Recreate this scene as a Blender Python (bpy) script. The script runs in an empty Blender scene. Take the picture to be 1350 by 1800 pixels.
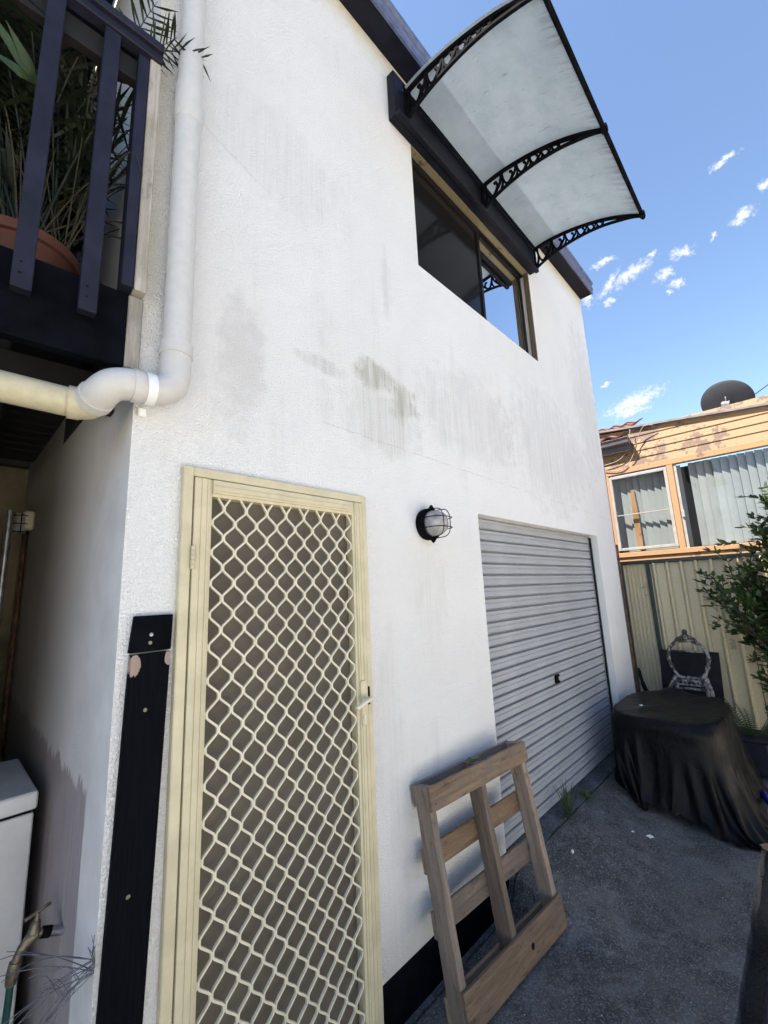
import bpy, bmesh, math, random
from mathutils import Vector, Matrix, noise
R = math.radians
random.seed(7)
sc = bpy.context.scene
COL = sc.collection

# ------------------------------------------------------------------ camera
cam_d = bpy.data.cameras.new('camera')
cam = bpy.data.objects.new('camera', cam_d)
COL.objects.link(cam)
sc.camera = cam
cam_d.sensor_fit = 'HORIZONTAL'
cam_d.sensor_width = 36.0
cam_d.lens = 36.0 * 754.47 / 1350.0
cam_d.clip_start = 0.02
cam_d.clip_end = 3000
YAW, PIT, ROL = R(46.463), R(10.593), R(-2.471)
fwd = Vector((math.sin(YAW) * math.cos(PIT), math.cos(YAW) * math.cos(PIT), math.sin(PIT)))
rt = Vector((math.cos(YAW), -math.sin(YAW), 0))
up = rt.cross(fwd)
r2 = rt * math.cos(ROL) + up * math.sin(ROL)
u2 = -rt * math.sin(ROL) + up * math.cos(ROL)
m3 = Matrix((r2, u2, -fwd)).transposed()
cam.matrix_world = Matrix.Translation((0, -1.5, 1.77)) @ m3.to_4x4()

# ------------------------------------------------------------------ sky, sun, exposure
SUN = Vector((-1.0, 0.52, 1.80)).normalized()
world = bpy.data.worlds.new('World')
sc.world = world
world.use_nodes = True
wn, wl = world.node_tree.nodes, world.node_tree.links
wn.clear()
sky = wn.new('ShaderNodeTexSky')
sky.sky_type = 'NISHITA'
sky.sun_disc = False
sky.sun_elevation = math.asin(SUN.z)
sky.sun_rotation = math.atan2(SUN.x, SUN.y)
sky.air_density = 1.0
sky.dust_density = 0.25
sky.ozone_density = 1.6
bg = wn.new('ShaderNodeBackground')
bg.inputs['Strength'].default_value = 0.075
world.cycles.sampling_method = 'MANUAL'
world.cycles.sample_map_resolution = 512
wout = wn.new('ShaderNodeOutputWorld')
tc = wn.new('ShaderNodeTexCoord')
# small broken cumulus low over the neighbour roof: place in the cloud patch, tilt, half lengths
CLOUDS = [(0.0981,0.1412,0.204,0.0157,0.0042),(0.1113,0.0573,0.158,0.0151,0.0063),(0.1409,0.0843,-0.104,0.0087,0.0056),(0.0746,0.0431,0.653,0.0061,0.0027),(0.0297,0.0406,-0.166,0.0155,0.0085),(-0.0461,0.0406,0.327,0.0291,0.0105),(-0.0838,0.0782,-0.178,0.0154,0.0064),(0.001,0.0171,0.29,0.0122,0.0069),(0.0178,-0.0051,-0.421,0.0103,0.006),(0.0054,-0.0142,-0.414,0.0052,0.0035),(-0.0871,-0.1915,0.215,0.0447,0.0136),(-0.0945,-0.2095,0.123,0.0276,0.0079),(-0.1249,0.0345,-0.05,0.0095,0.0172),(-0.0885,0.0071,-0.032,0.0091,0.0046),(-0.0125,0.0542,0.036,0.0079,0.0039),(-0.1263,-0.1434,0.074,0.0081,0.003),(-0.0839,0.0395,-0.81,0.0063,0.023),(0.077,-0.2228,-0.31,0.0056,0.0024)]
def wmath(op, a, b=None, clamp=False):
    n = wn.new('ShaderNodeMath'); n.operation = op; n.use_clamp = clamp
    for i, v in enumerate((a, b)):
        if v is None: continue
        if isinstance(v, (int, float)): n.inputs[i].default_value = v
        else: wl.new(v, n.inputs[i])
    return n.outputs[0]
def wvec(op, a, b):
    n = wn.new('ShaderNodeVectorMath'); n.operation = op
    for i, v in enumerate((a, b)):
        if isinstance(v, tuple): n.inputs[i].default_value = v
        else: wl.new(v, n.inputs[i])
    return n
dvec = tc.outputs['Generated']
dirn = wvec('NORMALIZE', dvec, (0, 0, 0)).outputs[0]
cn = wvec('DOT_PRODUCT', dirn, (0.85076, 0.09314, 0.51724)).outputs['Value']
cn_ = wmath('MAXIMUM', cn, 0.05)
cxy = wn.new('ShaderNodeCombineXYZ')
wl.new(wmath('DIVIDE', wvec('DOT_PRODUCT', dirn, (0.10882, -0.99406, 0.0)).outputs['Value'], cn_), cxy.inputs[0])
wl.new(wmath('DIVIDE', wvec('DOT_PRODUCT', dirn, (-0.51417, -0.05629, 0.85584)).outputs['Value'], cn_), cxy.inputs[1])
wnz = wn.new('ShaderNodeTexNoise'); wnz.inputs['Scale'].default_value = 42; wnz.inputs['Detail'].default_value = 3; wnz.inputs['Roughness'].default_value = 0.65
wl.new(cxy.outputs[0], wnz.inputs['Vector'])
warp = wvec('SCALE', wvec('SUBTRACT', wnz.outputs['Color'], (0.5, 0.5, 0.5)).outputs[0], (0, 0, 0))
warp.inputs['Scale'].default_value = 0.03
flat = wvec('MULTIPLY', wvec('ADD', cxy.outputs[0], warp.outputs[0]).outputs[0], (1, 1, 0)).outputs[0]
dmin = None
for (x_, y_, a_, l_, h_) in CLOUDS:
    mp = wn.new('ShaderNodeMapping'); mp.vector_type = 'TEXTURE'
    mp.inputs['Location'].default_value = (x_, y_, 0); mp.inputs['Rotation'].default_value = (0, 0, a_); mp.inputs['Scale'].default_value = (l_*1.15, h_*1.15, 1)
    wl.new(flat, mp.inputs['Vector'])
    ln = wvec('LENGTH', mp.outputs[0], (0, 0, 0)).outputs['Value']
    dmin = ln if dmin is None else wmath('MINIMUM', dmin, ln)
tot = wmath('SUBTRACT', 1.0, dmin)
# the same kind of scattered small clouds over the rest of the sky
gn = wn.new('ShaderNodeTexNoise'); gn.inputs['Scale'].default_value = 4.0; gn.inputs['Detail'].default_value = 4; gn.inputs['Roughness'].default_value = 0.6
wl.new(dvec, gn.inputs['Vector'])
away = wmath('SUBTRACT', 0.80, wvec('DOT_PRODUCT', dvec, (0.74, -0.02, 0.67)).outputs['Value'])
gen = wmath('MULTIPLY', wmath('SUBTRACT', wmath('MINIMUM', wmath('ADD', gn.outputs['Fac'], -0.64), away), 0.0), 8.0)
tot = wmath('MAXIMUM', tot, gen)
fine = wn.new('ShaderNodeTexNoise'); fine.inputs['Scale'].default_value = 150; fine.inputs['Detail'].default_value = 3; fine.inputs['Roughness'].default_value = 0.65
wl.new(cxy.outputs[0], fine.inputs['Vector'])
tot = wmath('ADD', tot, wmath('MULTIPLY', wmath('SUBTRACT', fine.outputs['Fac'], 0.54), 2.1))
mr = wn.new('ShaderNodeMapRange'); mr.interpolation_type = 'SMOOTHSTEP'
wl.new(tot, mr.inputs['Value'])
mr.inputs['From Min'].default_value = -0.45; mr.inputs['From Max'].default_value = 1.15
mixc = wn.new('ShaderNodeMix'); mixc.data_type = 'RGBA'
wl.new(mr.outputs['Result'], mixc.inputs['Factor'])
wl.new(sky.outputs['Color'], mixc.inputs['A'])
mixc.inputs['B'].default_value = (4.0, 4.0, 4.05, 1)
wl.new(mixc.outputs['Result'], bg.inputs['Color'])
wl.new(bg.outputs[0], wout.inputs['Surface'])

sun_d = bpy.data.lights.new('sun', 'SUN')
sun_d.energy = 5.0
sun_d.angle = R(0.5)
sun_d.color = (1.0, 0.95, 0.86)
sun = bpy.data.objects.new('sun', sun_d)
COL.objects.link(sun)
sun.rotation_euler = SUN.to_track_quat('Z', 'Y').to_euler()
sun.location = SUN * 30

sc.view_settings.view_transform = 'Standard'
sc.view_settings.look = 'None'
sc.view_settings.gamma = 1.0
sc.view_settings.exposure = 2.05
sc.cycles.max_bounces = 8
sc.cycles.diffuse_bounces = 4
sc.cycles.glossy_bounces = 3
sc.cycles.transmission_bounces = 4

# ------------------------------------------------------------------ mesh helpers
class MB:
    def __init__(s):
        s.v, s.f = [], []
    def add(s, vs, fs):
        o = len(s.v); s.v += [Vector(p) for p in vs]; s.f += [tuple(i + o for i in f) for f in fs]; return s
    def quad(s, a, b, c, d): return s.add([a, b, c, d], [(0, 1, 2, 3)])
    def box(s, x0, x1, y0, y1, z0, z1, M=None):
        vs = [Vector(p) for p in ((x0,y0,z0),(x1,y0,z0),(x1,y1,z0),(x0,y1,z0),(x0,y0,z1),(x1,y0,z1),(x1,y1,z1),(x0,y1,z1))]
        if M: vs = [M @ p for p in vs]
        return s.add(vs, [(0,3,2,1),(4,5,6,7),(0,1,5,4),(1,2,6,5),(2,3,7,6),(3,0,4,7)])
    def tube(s, pts, r, n=8, closed=False, caps=True, flat=None):
        pts = [Vector(p) for p in pts]; N = len(pts)
        rs = r if isinstance(r, (list, tuple)) else [r] * N
        T = []
        for i in range(N):
            a = pts[(i - 1) % N] if (closed or i > 0) else pts[i]
            b = pts[(i + 1) % N] if (closed or i < N - 1) else pts[i]
            t = (b - a); T.append(t.normalized() if t.length > 1e-9 else Vector((0, 0, 1)))
        ref = Vector((0, 0, 1)) if abs(T[0].z) < .9 else Vector((1, 0, 0))
        if flat is not None: ref = Vector(flat)
        u = T[0].cross(ref).normalized(); vs = []
        for i in range(N):
            u = (u - T[i] * u.dot(T[i])).normalized(); w = T[i].cross(u)
            for k in range(n):
                a = 2 * math.pi * (k + .5) / n
                vs.append(pts[i] + (u * math.cos(a) + w * math.sin(a)) * rs[i])
        fs = []
        M_ = N if closed else N - 1
        for i in range(M_):
            j = (i + 1) % N
            for k in range(n):
                l = (k + 1) % n
                fs.append((i*n+k, i*n+l, j*n+l, j*n+k))
        if caps and not closed:
            fs.append(tuple(range(n))[::-1]); fs.append(tuple((N-1)*n + k for k in range(n)))
        return s.add(vs, fs)
    def sweep(s, pts, poly, side, closed_caps=True):
        """sweep a 2-d polygon (a along side, b along side x tangent) along pts; side is constant"""
        pts = [Vector(p) for p in pts]; N = len(pts); n = len(poly); vs = []; side = Vector(side).normalized()
        for i in range(N):
            t = (pts[min(i+1, N-1)] - pts[max(i-1, 0)]).normalized(); w = t.cross(side).normalized()
            for a, b in poly: vs.append(pts[i] + side * a + w * b)
        fs = [(i*n+k, i*n+(k+1) % n, (i+1)*n+(k+1) % n, (i+1)*n+k) for i in range(N-1) for k in range(n)]
        fs += [tuple(range(n))[::-1], tuple((N-1)*n+k for k in range(n))]
        return s.add(vs, fs)
    def prism(s, poly, axis, a0, a1):
        n = len(poly)
        def P(p, a):
            return {'x': (a, p[0], p[1]), 'y': (p[0], a, p[1]), 'z': (p[0], p[1], a)}[axis]
        vs = [P(p, a0) for p in poly] + [P(p, a1) for p in poly]
        fs = [(i, (i+1) % n, n+(i+1) % n, n+i) for i in range(n)] + [tuple(range(n))[::-1], tuple(range(n, 2*n))]
        return s.add(vs, fs)
    def lathe(s, prof, c, axis=(0, 0, 1), n=24, caps=True):
        q = Vector((0, 0, 1)).rotation_difference(Vector(axis).normalized()); c = Vector(c); vs = []
        for r, h in prof:
            for k in range(n):
                a = 2*math.pi*k/n
                vs.append(c + q @ Vector((r*math.cos(a), r*math.sin(a), h)))
        fs = [(i*n+k, i*n+(k+1) % n, (i+1)*n+(k+1) % n, (i+1)*n+k) for i in range(len(prof)-1) for k in range(n)]
        if caps: fs += [tuple(range(n))[::-1], tuple((len(prof)-1)*n+k for k in range(n))]
        return s.add(vs, fs)
    def mesh(s, name, mat, org=(0, 0, 0), smooth=False, bevel=0.0, segs=1, fix=True):
        org = Vector(org)
        me = bpy.data.meshes.new(name)
        me.from_pydata([tuple(p - org) for p in s.v], [], s.f)
        if fix or bevel:
            bm = bmesh.new(); bm.from_mesh(me)
            if fix: bmesh.ops.recalc_face_normals(bm, faces=bm.faces)
            if bevel:
                es = [e for e in bm.edges if len(e.link_faces) == 2 and e.calc_face_angle(0) > 0.5]
                bmesh.ops.bevel(bm, geom=es, offset=bevel, segments=segs, affect='EDGES', profile=0.7)
            bm.to_mesh(me); bm.free()
        if smooth:
            for p in me.polygons: p.use_smooth = True
            if smooth == 'auto': me.set_sharp_from_angle(angle=R(40))
        me.materials.append(mat)
        return me
    def build(s, name, mat, parent=None, **k):
        org = ORG.get(parent.name, Vector()) if parent else Vector()
        return link(name, s.mesh(name, mat, org, **k), parent)
ORG = {}
def link(name, me, parent=None):
    o = bpy.data.objects.new(name, me); COL.objects.link(o)
    if parent:
        o.parent = parent; ORG[o.name] = ORG.get(parent.name, Vector())
    return o
def thing(name, label, cat, loc, group=None):
    o = bpy.data.objects.new(name, None); COL.objects.link(o)
    o.empty_display_size = 0.1; o.location = loc; ORG[o.name] = Vector(loc)
    return tag(o, label, cat, group)
def tag(o, label, cat, group=None):
    o['label'] = label; o['category'] = cat
    if group: o['group'] = group
    return o
def struct(o): o['kind'] = 'structure'; return o
def smoothpts(pts, k=6, closed=False):
    """Catmull-Rom through pts"""
    pts = [Vector(p) for p in pts]; out = []; N = len(pts)
    rng = range(N if closed else N - 1)
    for i in rng:
        g = lambda j: pts[j % N] if closed else pts[max(0, min(N-1, j))]
        p0, p1, p2, p3 = g(i-1), g(i), g(i+1), g(i+2)
        for j in range(k):
            t = j / k
            out.append(0.5*((2*p1)+(p2-p0)*t+(2*p0-5*p1+4*p2-p3)*t*t+(3*p1-p0-3*p2+p3)*t**3))
    if not closed: out.append(pts[-1])
    return out

# ------------------------------------------------------------------ materials
class NT:
    def __init__(s, name):
        s.m = bpy.data.materials.new(name); s.m.use_nodes = True
        s.t = s.m.node_tree; s.n = s.t.nodes; s.l = s.t.links
        s.b = s.n['Principled BSDF']
    def set(s, sock, v):
        if isinstance(v, bpy.types.NodeSocket): s.l.new(v, sock)
        elif isinstance(v, (tuple, list)) and len(v) == 3 and sock.type == 'RGBA': sock.default_value = (*v, 1)
        else: sock.default_value = v
    def math(s, op, a, b=0.0, clamp=False):
        n = s.n.new('ShaderNodeMath'); n.operation = op; n.use_clamp = clamp
        s.set(n.inputs[0], a); s.set(n.inputs[1], b); return n.outputs[0]
    def coords(s, kind='Object', scale=(1, 1, 1), rot=(0, 0, 0)):
        if kind == 'World':
            src = s.n.new('ShaderNodeNewGeometry').outputs['Position']
        else:
            src = s.n.new('ShaderNodeTexCoord').outputs[kind]
        if scale == (1, 1, 1) and rot == (0, 0, 0): return src
        mp = s.n.new('ShaderNodeMapping'); mp.inputs['Scale'].default_value = scale; mp.inputs['Rotation'].default_value = rot
        s.l.new(src, mp.inputs['Vector']); return mp.outputs[0]
    def noise(s, vec, scale, detail=4, rough=0.55, dist=0.0, out='Fac'):
        n = s.n.new('ShaderNodeTexNoise'); s.l.new(vec, n.inputs['Vector'])
        n.inputs['Scale'].default_value = scale; n.inputs['Detail'].default_value = detail
        n.inputs['Roughness'].default_value = rough; n.inputs['Distortion'].default_value = dist
        return n.outputs[out]
    def voro(s, vec, scale, feature='F1'):
        n = s.n.new('ShaderNodeTexVoronoi'); s.l.new(vec, n.inputs['Vector']); n.inputs['Scale'].default_value = scale; n.feature = feature
        return n.outputs['Distance']
    def step(s, v, a, b):
        n = s.n.new('ShaderNodeMapRange'); n.interpolation_type = 'SMOOTHSTEP'; s.set(n.inputs['Value'], v)
        lo, hi = (a, b) if a < b else (b, a)
        n.inputs['From Min'].default_value = lo; n.inputs['From Max'].default_value = hi
        if a > b: n.inputs['To Min'].default_value = 1; n.inputs['To Max'].default_value = 0
        return n.outputs[0]
    def mix(s, f, a, b):
        n = s.n.new('ShaderNodeMix'); n.data_type = 'RGBA'
        s.set(n.inputs['Factor'], f); s.set(n.inputs['A'], a); s.set(n.inputs['B'], b); return n.outputs['Result']
    def sep(s, v):
        n = s.n.new('ShaderNodeSeparateXYZ'); s.l.new(v, n.inputs[0]); return n.outputs
    def bump(s, h, strength=0.3, dist=0.01, normal=None):
        n = s.n.new('ShaderNodeBump'); n.inputs['Strength'].default_value = strength; n.inputs['Distance'].default_value = dist
        s.l.new(h, n.inputs['Height'])
        if normal is not None: s.l.new(normal, n.inputs['Normal'])
        return n.outputs[0]
    def rnd(s): return s.n.new('ShaderNodeObjectInfo').outputs['Random']
    def done(s, col=None, rough=None, nrm=None, **k):
        if col is not None: s.set(s.b.inputs['Base Color'], col)
        if rough is not None: s.set(s.b.inputs['Roughness'], rough)
        if nrm is not None: s.l.new(nrm, s.b.inputs['Normal'])
        for a, v in k.items(): s.set(s.b.inputs[a.replace('_', ' ')], v)
        return s.m
    def patch(s, pos, cx, cz, rx, rz, edge=0.5, soft=0.5, wob=None):
        """soft elliptic patch on the wall plane, 0..1"""
        x, _, z = pos
        a = s.math('POWER', s.math('DIVIDE', s.math('SUBTRACT', x, cx), rx), 2.0)
        b = s.math('POWER', s.math('DIVIDE', s.math('SUBTRACT', z, cz), rz), 2.0)
        d = s.math('ADD', a, b)
        if wob is not None: d = s.math('ADD', d, wob)
        return s.step(d, 1.0, 1.0 - soft)

def simple(name, col, rough=0.6, var=0.15, nscale=6, bumps=0.0, bscale=80, metal=0.0, spec=0.5):
    t = NT(name); c = t.coords()
    n = t.noise(c, nscale, 5, 0.6)
    dark = tuple(x * (1 - var * 1.6) for x in col); lite = tuple(min(1, x * (1 + var)) for x in col)
    base = t.mix(t.step(n, 0.3, 0.7), dark, lite)
    kw = dict(Metallic=metal)
    nr = t.bump(t.noise(c, bscale, 3), bumps, 0.005) if bumps else None
    t.b.inputs['Specular IOR Level'].default_value = spec
    return t.done(base, rough, nr, **kw)

def m_stucco():
    t = NT('white_roughcast_render'); P = t.coords('World'); xyz = t.sep(P)
    n1 = t.noise(P, 1.1, 6, 0.6); n2 = t.noise(P, 7, 5, 0.6)
    st = t.noise(t.coords('World', (7, 7, 0.55)), 1.0, 6, 0.65)
    stf = t.noise(t.coords('World', (45, 45, 1.6)), 1.0, 4, 0.7)
    col = t.mix(t.step(n1, 0.3, 0.7), (0.85, 0.83, 0.79), (0.90, 0.885, 0.85))
    # vertical run-off streaks
    streak = t.math('MULTIPLY', t.step(st, 0.48, 0.72), t.step(n2, 0.3, 0.65))
    streak = t.math('MULTIPLY', streak, t.step(t.noise(P, 0.9, 2), 0.42, 0.62))
    col = t.mix(t.math('MULTIPLY', streak, 0.30), col, (0.52, 0.50, 0.44))
    wob = t.math('MULTIPLY', t.math('SUBTRACT', t.noise(P, 9, 5, 0.65), 0.5), 2.4)
    sf = t.step(stf, 0.33, 0.68)
    def stain(col, cx, cz, rx, rz, c, amt, soft=0.9, streaky=True):
        m = t.patch(xyz, cx, cz, rx, rz, soft=soft, wob=wob)
        if streaky: m = t.math('MULTIPLY', m, t.math('ADD', t.math('MULTIPLY', sf, 0.75), 0.25))
        return t.mix(t.math('MULTIPLY', m, amt*0.62), col, c)
    col = stain(col, 1.55, 2.93, 0.19, 0.11, (0.22, 0.22, 0.10), 1.0)
    col = stain(col, 1.78, 2.83, 0.16, 0.15, (0.27, 0.27, 0.14), 0.9)
    col = stain(col, 1.20, 2.86, 0.20, 0.05, (0.42, 0.40, 0.35), 0.6)
    col = stain(col, 1.62, 2.68, 0.40, 0.24, (0.44, 0.43, 0.36), 0.6)
    col = stain(col, 2.55, 2.95, 0.75, 0.42, (0.52, 0.51, 0.48), 0.6)
    col = stain(col, 3.9, 3.0, 1.0, 0.75, (0.50, 0.49, 0.46), 0.62)
    col = stain(col, 5.1, 3.9, 0.5, 1.2, (0.46, 0.45, 0.42), 0.6)
    col = stain(col, 1.68, 3.55, 0.05, 0.3, (0.45, 0.46, 0.40), 0.5)
    col = stain(col, 0.78, 2.72, 0.13, 0.36, (0.50, 0.475, 0.445), 0.55, 1.0, False)
    col = stain(col, 0.95, 3.85, 0.5, 0.35, (0.62, 0.61, 0.57), 0.5)
    col = stain(col, 1.93, 1.78, 0.20, 0.42, (0.60, 0.59, 0.48), 0.45)
    col = stain(col, 1.55, 1.1, 0.13, 0.6, (0.58, 0.57, 0.53), 0.45)
    # yellowed band under the eave and in the strip left of the downpipe
    ev = t.math('MULTIPLY', t.step(t.math('ADD', xyz[2], t.math('MULTIPLY', n2, 0.25)), 5.28, 5.62), 0.8)
    col = t.mix(ev, col, (0.70, 0.60, 0.36))
    lf = t.math('MULTIPLY', t.step(t.math('ADD', xyz[0], t.math('MULTIPLY', n2, 0.05)), 0.50, 0.44), t.step(xyz[2], 2.5, 3.0))
    col = t.mix(t.math('MULTIPLY', lf, 0.6), col, (0.66, 0.60, 0.42))
    # dirty foot
    ft = t.math('MULTIPLY', t.step(t.math('ADD', xyz[2], t.math('MULTIPLY', st, 0.5)), 0.75, 0.35), 0.5)
    col = t.mix(ft, col, (0.56, 0.53, 0.44))
    # hairline render crack
    cz = t.math('SUBTRACT', xyz[2], t.math('ADD', t.math('MULTIPLY', xyz[0], -0.02), t.math('ADD', 2.59, t.math('MULTIPLY', t.math('SUBTRACT', t.noise(P, 14, 3), 0.5), 0.03))))
    ck = t.math('MULTIPLY', t.step(t.math('ABSOLUTE', cz), 0.0035, 0.0005), t.math('MULTIPLY', t.step(xyz[0], 1.15, 1.25), t.step(n2, 0.38, 0.5)))
    cz2 = t.math('SUBTRACT', xyz[2], t.math('ADD', t.math('MULTIPLY', xyz[0], -0.35), 3.925))
    ck2 = t.math('MULTIPLY', t.step(t.math('ABSOLUTE', t.math('ADD', cz2, t.math('MULTIPLY', t.math('SUBTRACT', t.noise(P, 14, 3), 0.5), 0.03))), 0.003, 0.0005), t.step(xyz[0], 1.0, 0.8))
    ck = t.math('MAXIMUM', ck, ck2)
    col = t.mix(t.math('MULTIPLY', ck, 0.3), col, (0.35, 0.34, 0.31))
    # tiny dark specks in the pits of the roughcast
    sp = t.step(t.voro(P, 55), 0.10, 0.04)
    sp = t.math('MULTIPLY', sp, t.step(n2, 0.50, 0.66))
    col = t.mix(t.math('MULTIPLY', sp, 0.7), col, (0.2, 0.19, 0.17))
    h1 = t.noise(P, 125, 4, 0.6, 0.4); h2 = t.voro(P, 170)
    h = t.math('ADD', t.math('MULTIPLY', t.step(h1, 0.3, 0.75), 1.0), t.math('MULTIPLY', h2, -0.5))
    h = t.math('SUBTRACT', h, t.math('MULTIPLY', ck, 0.5))
    nb = t.bump(h, 0.9, 0.0055)
    nb = t.bump(n2, 0.10, 0.02, nb)
    t.b.inputs['Specular IOR Level'].default_value = 0.25
    return t.done(col, 0.9, nb)

def m_sidewall():
    t = NT('painted_side_wall'); P = t.coords('World'); xyz = t.sep(P)
    n = t.noise(P, 3, 6, 0.6); nf = t.noise(t.coords('World', (1, 14, 1.2)), 1.0, 6, 0.7)
    fine = t.noise(t.coords('World', (1, 60, 6)), 1.0, 4, 0.7)
    col = t.mix(t.step(n, 0.3, 0.7), (0.64, 0.62, 0.60), (0.78, 0.76, 0.75))
    # bare mauve-grey cement where the paint stops in a ragged brush line
    edge = t.math('ADD', t.math('MULTIPLY', nf, 0.5), t.math('MULTIPLY', fine, 0.25))
    # the bare patch stops at about z = 1.2 and y = .2
    lim = t.math('ADD', t.math('MULTIPLY', xyz[1], 0.03), 1.20)
    up_ = t.math('SUBTRACT', t.math('ADD', lim, t.math('MULTIPLY', t.math('SUBTRACT', edge, 0.38), 0.42)), xyz[2])
    sd = t.math('SUBTRACT', t.math('ADD', xyz[1], t.math('MULTIPLY', t.math('SUBTRACT', fine, 0.5), 0.04)), 0.205)
    m = t.math('MULTIPLY', t.step(up_, 0.0, 0.02), t.step(sd, 0.0, 0.012))
    col = t.mix(m, col, t.mix(t.step(fine, 0.3, 0.7), (0.33, 0.285, 0.295), (0.41, 0.355, 0.365)))
    shade_grime = t.math('MULTIPLY', t.step(t.math('ADD', xyz[1], t.math('MULTIPLY', n, 0.8)), 0.75, 1.9), 0.80)  # shade deeper under the deck painted into the colour, with brownish grime
    col = t.mix(shade_grime, col, (0.17, 0.145, 0.10))
    h = t.noise(P, 110, 4, 0.6)
    return t.done(col, 0.85, t.bump(h, 0.45, 0.004))

def m_concrete(name, col, blot=0.5):
    t = NT(name); P = t.coords('World')
    big = t.noise(P, 1.6, 6, 0.65); mid = t.noise(P, 9, 5, 0.65); fin = t.noise(P, 100, 4, 0.7); sl = t.noise(t.coords('World', (1, 1, 1), (0, 0, 0.5)), 45, 5, 0.75)
    med = t.noise(P, 4.2, 6, 0.7, 0.6)
    c = t.mix(t.step(big, 0.38, 0.62), tuple(x * 0.55 for x in col), tuple(x * 1.25 for x in col))
    c = t.mix(t.math('MULTIPLY', t.step(med, 0.48, 0.62), 0.7), c, tuple(x * 1.9 for x in col))
    c = t.mix(t.math('MULTIPLY', t.step(mid, 0.50, 0.64), 0.7), c, tuple(x * 0.38 for x in col))
    c = t.mix(t.math('MULTIPLY', t.step(fin, 0.50, 0.66), 0.85), c, tuple(min(1, x * 3.2) for x in col))
    c = t.mix(t.math('MULTIPLY', t.step(sl, 0.54, 0.66), 0.75), c, tuple(min(1, x * 2.8) for x in col))
    c = t.mix(t.math('MULTIPLY', t.step(t.noise(P, 75, 3, 0.6), 0.58, 0.68), 0.6), c, tuple(x * 0.3 for x in col))
    sp = t.step(t.voro(P, 24), 0.10, 0.06)
    c = t.mix(t.math('MULTIPLY', sp, t.step(mid, 0.45, 0.55)), c, tuple(min(1, x * 5.5) for x in col))
    h = t.math('ADD', t.math('MULTIPLY', fin, 0.6), sl)
    return t.done(c, 0.85, t.bump(h, 0.5, 0.006))

def m_wood(name, c1, c2, c3, rough=0.75, grain=1.0):
    """long axis of every board is its local x"""
    t = NT(name)
    oi = t.n.new('ShaderNodeObjectInfo'); rnd = oi.outputs['Random']
    src = t.n.new('ShaderNodeTexCoord').outputs['Object']
    add = t.n.new('ShaderNodeVectorMath'); add.operation = 'ADD'; t.l.new(src, add.inputs[0])
    cmb = t.n.new('ShaderNodeCombineXYZ'); t.l.new(t.math('MULTIPLY', rnd, 37.0), cmb.inputs[0]); t.l.new(t.math('MULTIPLY', rnd, 11.0), cmb.inputs[1])
    t.l.new(cmb.outputs[0], add.inputs[1]); v = add.outputs[0]
    mp = t.n.new('ShaderNodeMapping'); mp.inputs['Scale'].default_value = (2.2, 30, 30); t.l.new(v, mp.inputs['Vector'])
    g = t.noise(mp.outputs[0], 1.0, 6, 0.62, 0.9)
    mp2 = t.n.new('ShaderNodeMapping'); mp2.inputs['Scale'].default_value = (6, 160, 160); t.l.new(v, mp2.inputs['Vector'])
    f = t.noise(mp2.outputs[0], 1.0, 4, 0.7)
    mp3 = t.n.new('ShaderNodeMapping'); mp3.inputs['Scale'].default_value = (9, 26, 26); t.l.new(v, mp3.inputs['Vector'])
    blot = t.noise(v, 5, 5, 0.6)
    wv = t.math('FRACT', t.math('MULTIPLY', g, 9.0))
    ring = t.step(t.math('ABSOLUTE', t.math('SUBTRACT', wv, 0.5)), 0.42, 0.5)
    c = t.mix(t.step(g, 0.3, 0.72), c1, c2)
    c = t.mix(t.math('MULTIPLY', ring, 0.4 * grain), c, tuple(x * 0.5 for x in c1))
    c = t.mix(t.math('MULTIPLY', t.step(f, 0.5, 0.75), 0.5), c, tuple(x * 0.55 for x in c1))
    c = t.mix(t.math('MULTIPLY', t.step(blot, 0.45, 0.7), 0.7), c, c3)
    c = t.mix(t.math('MULTIPLY', t.step(t.noise(mp3.outputs[0], 1.0, 5, 0.7), 0.55, 0.72), 0.75), c, tuple(x * 0.3 for x in c1))
    hs = t.n.new('ShaderNodeHueSaturation'); t.l.new(c, hs.inputs['Color'])
    t.l.new(t.math('ADD', t.math('MULTIPLY', rnd, 0.55), 0.58), hs.inputs['Value'])
    t.l.new(t.math('ADD', t.math('MULTIPLY', t.math('FRACT', t.math('MULTIPLY', rnd, 7.3)), 0.4), 0.66), hs.inputs['Saturation'])
    return t.done(hs.outputs[0], rough, t.bump(t.math('ADD', g, f), 0.7, 0.005))

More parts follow.
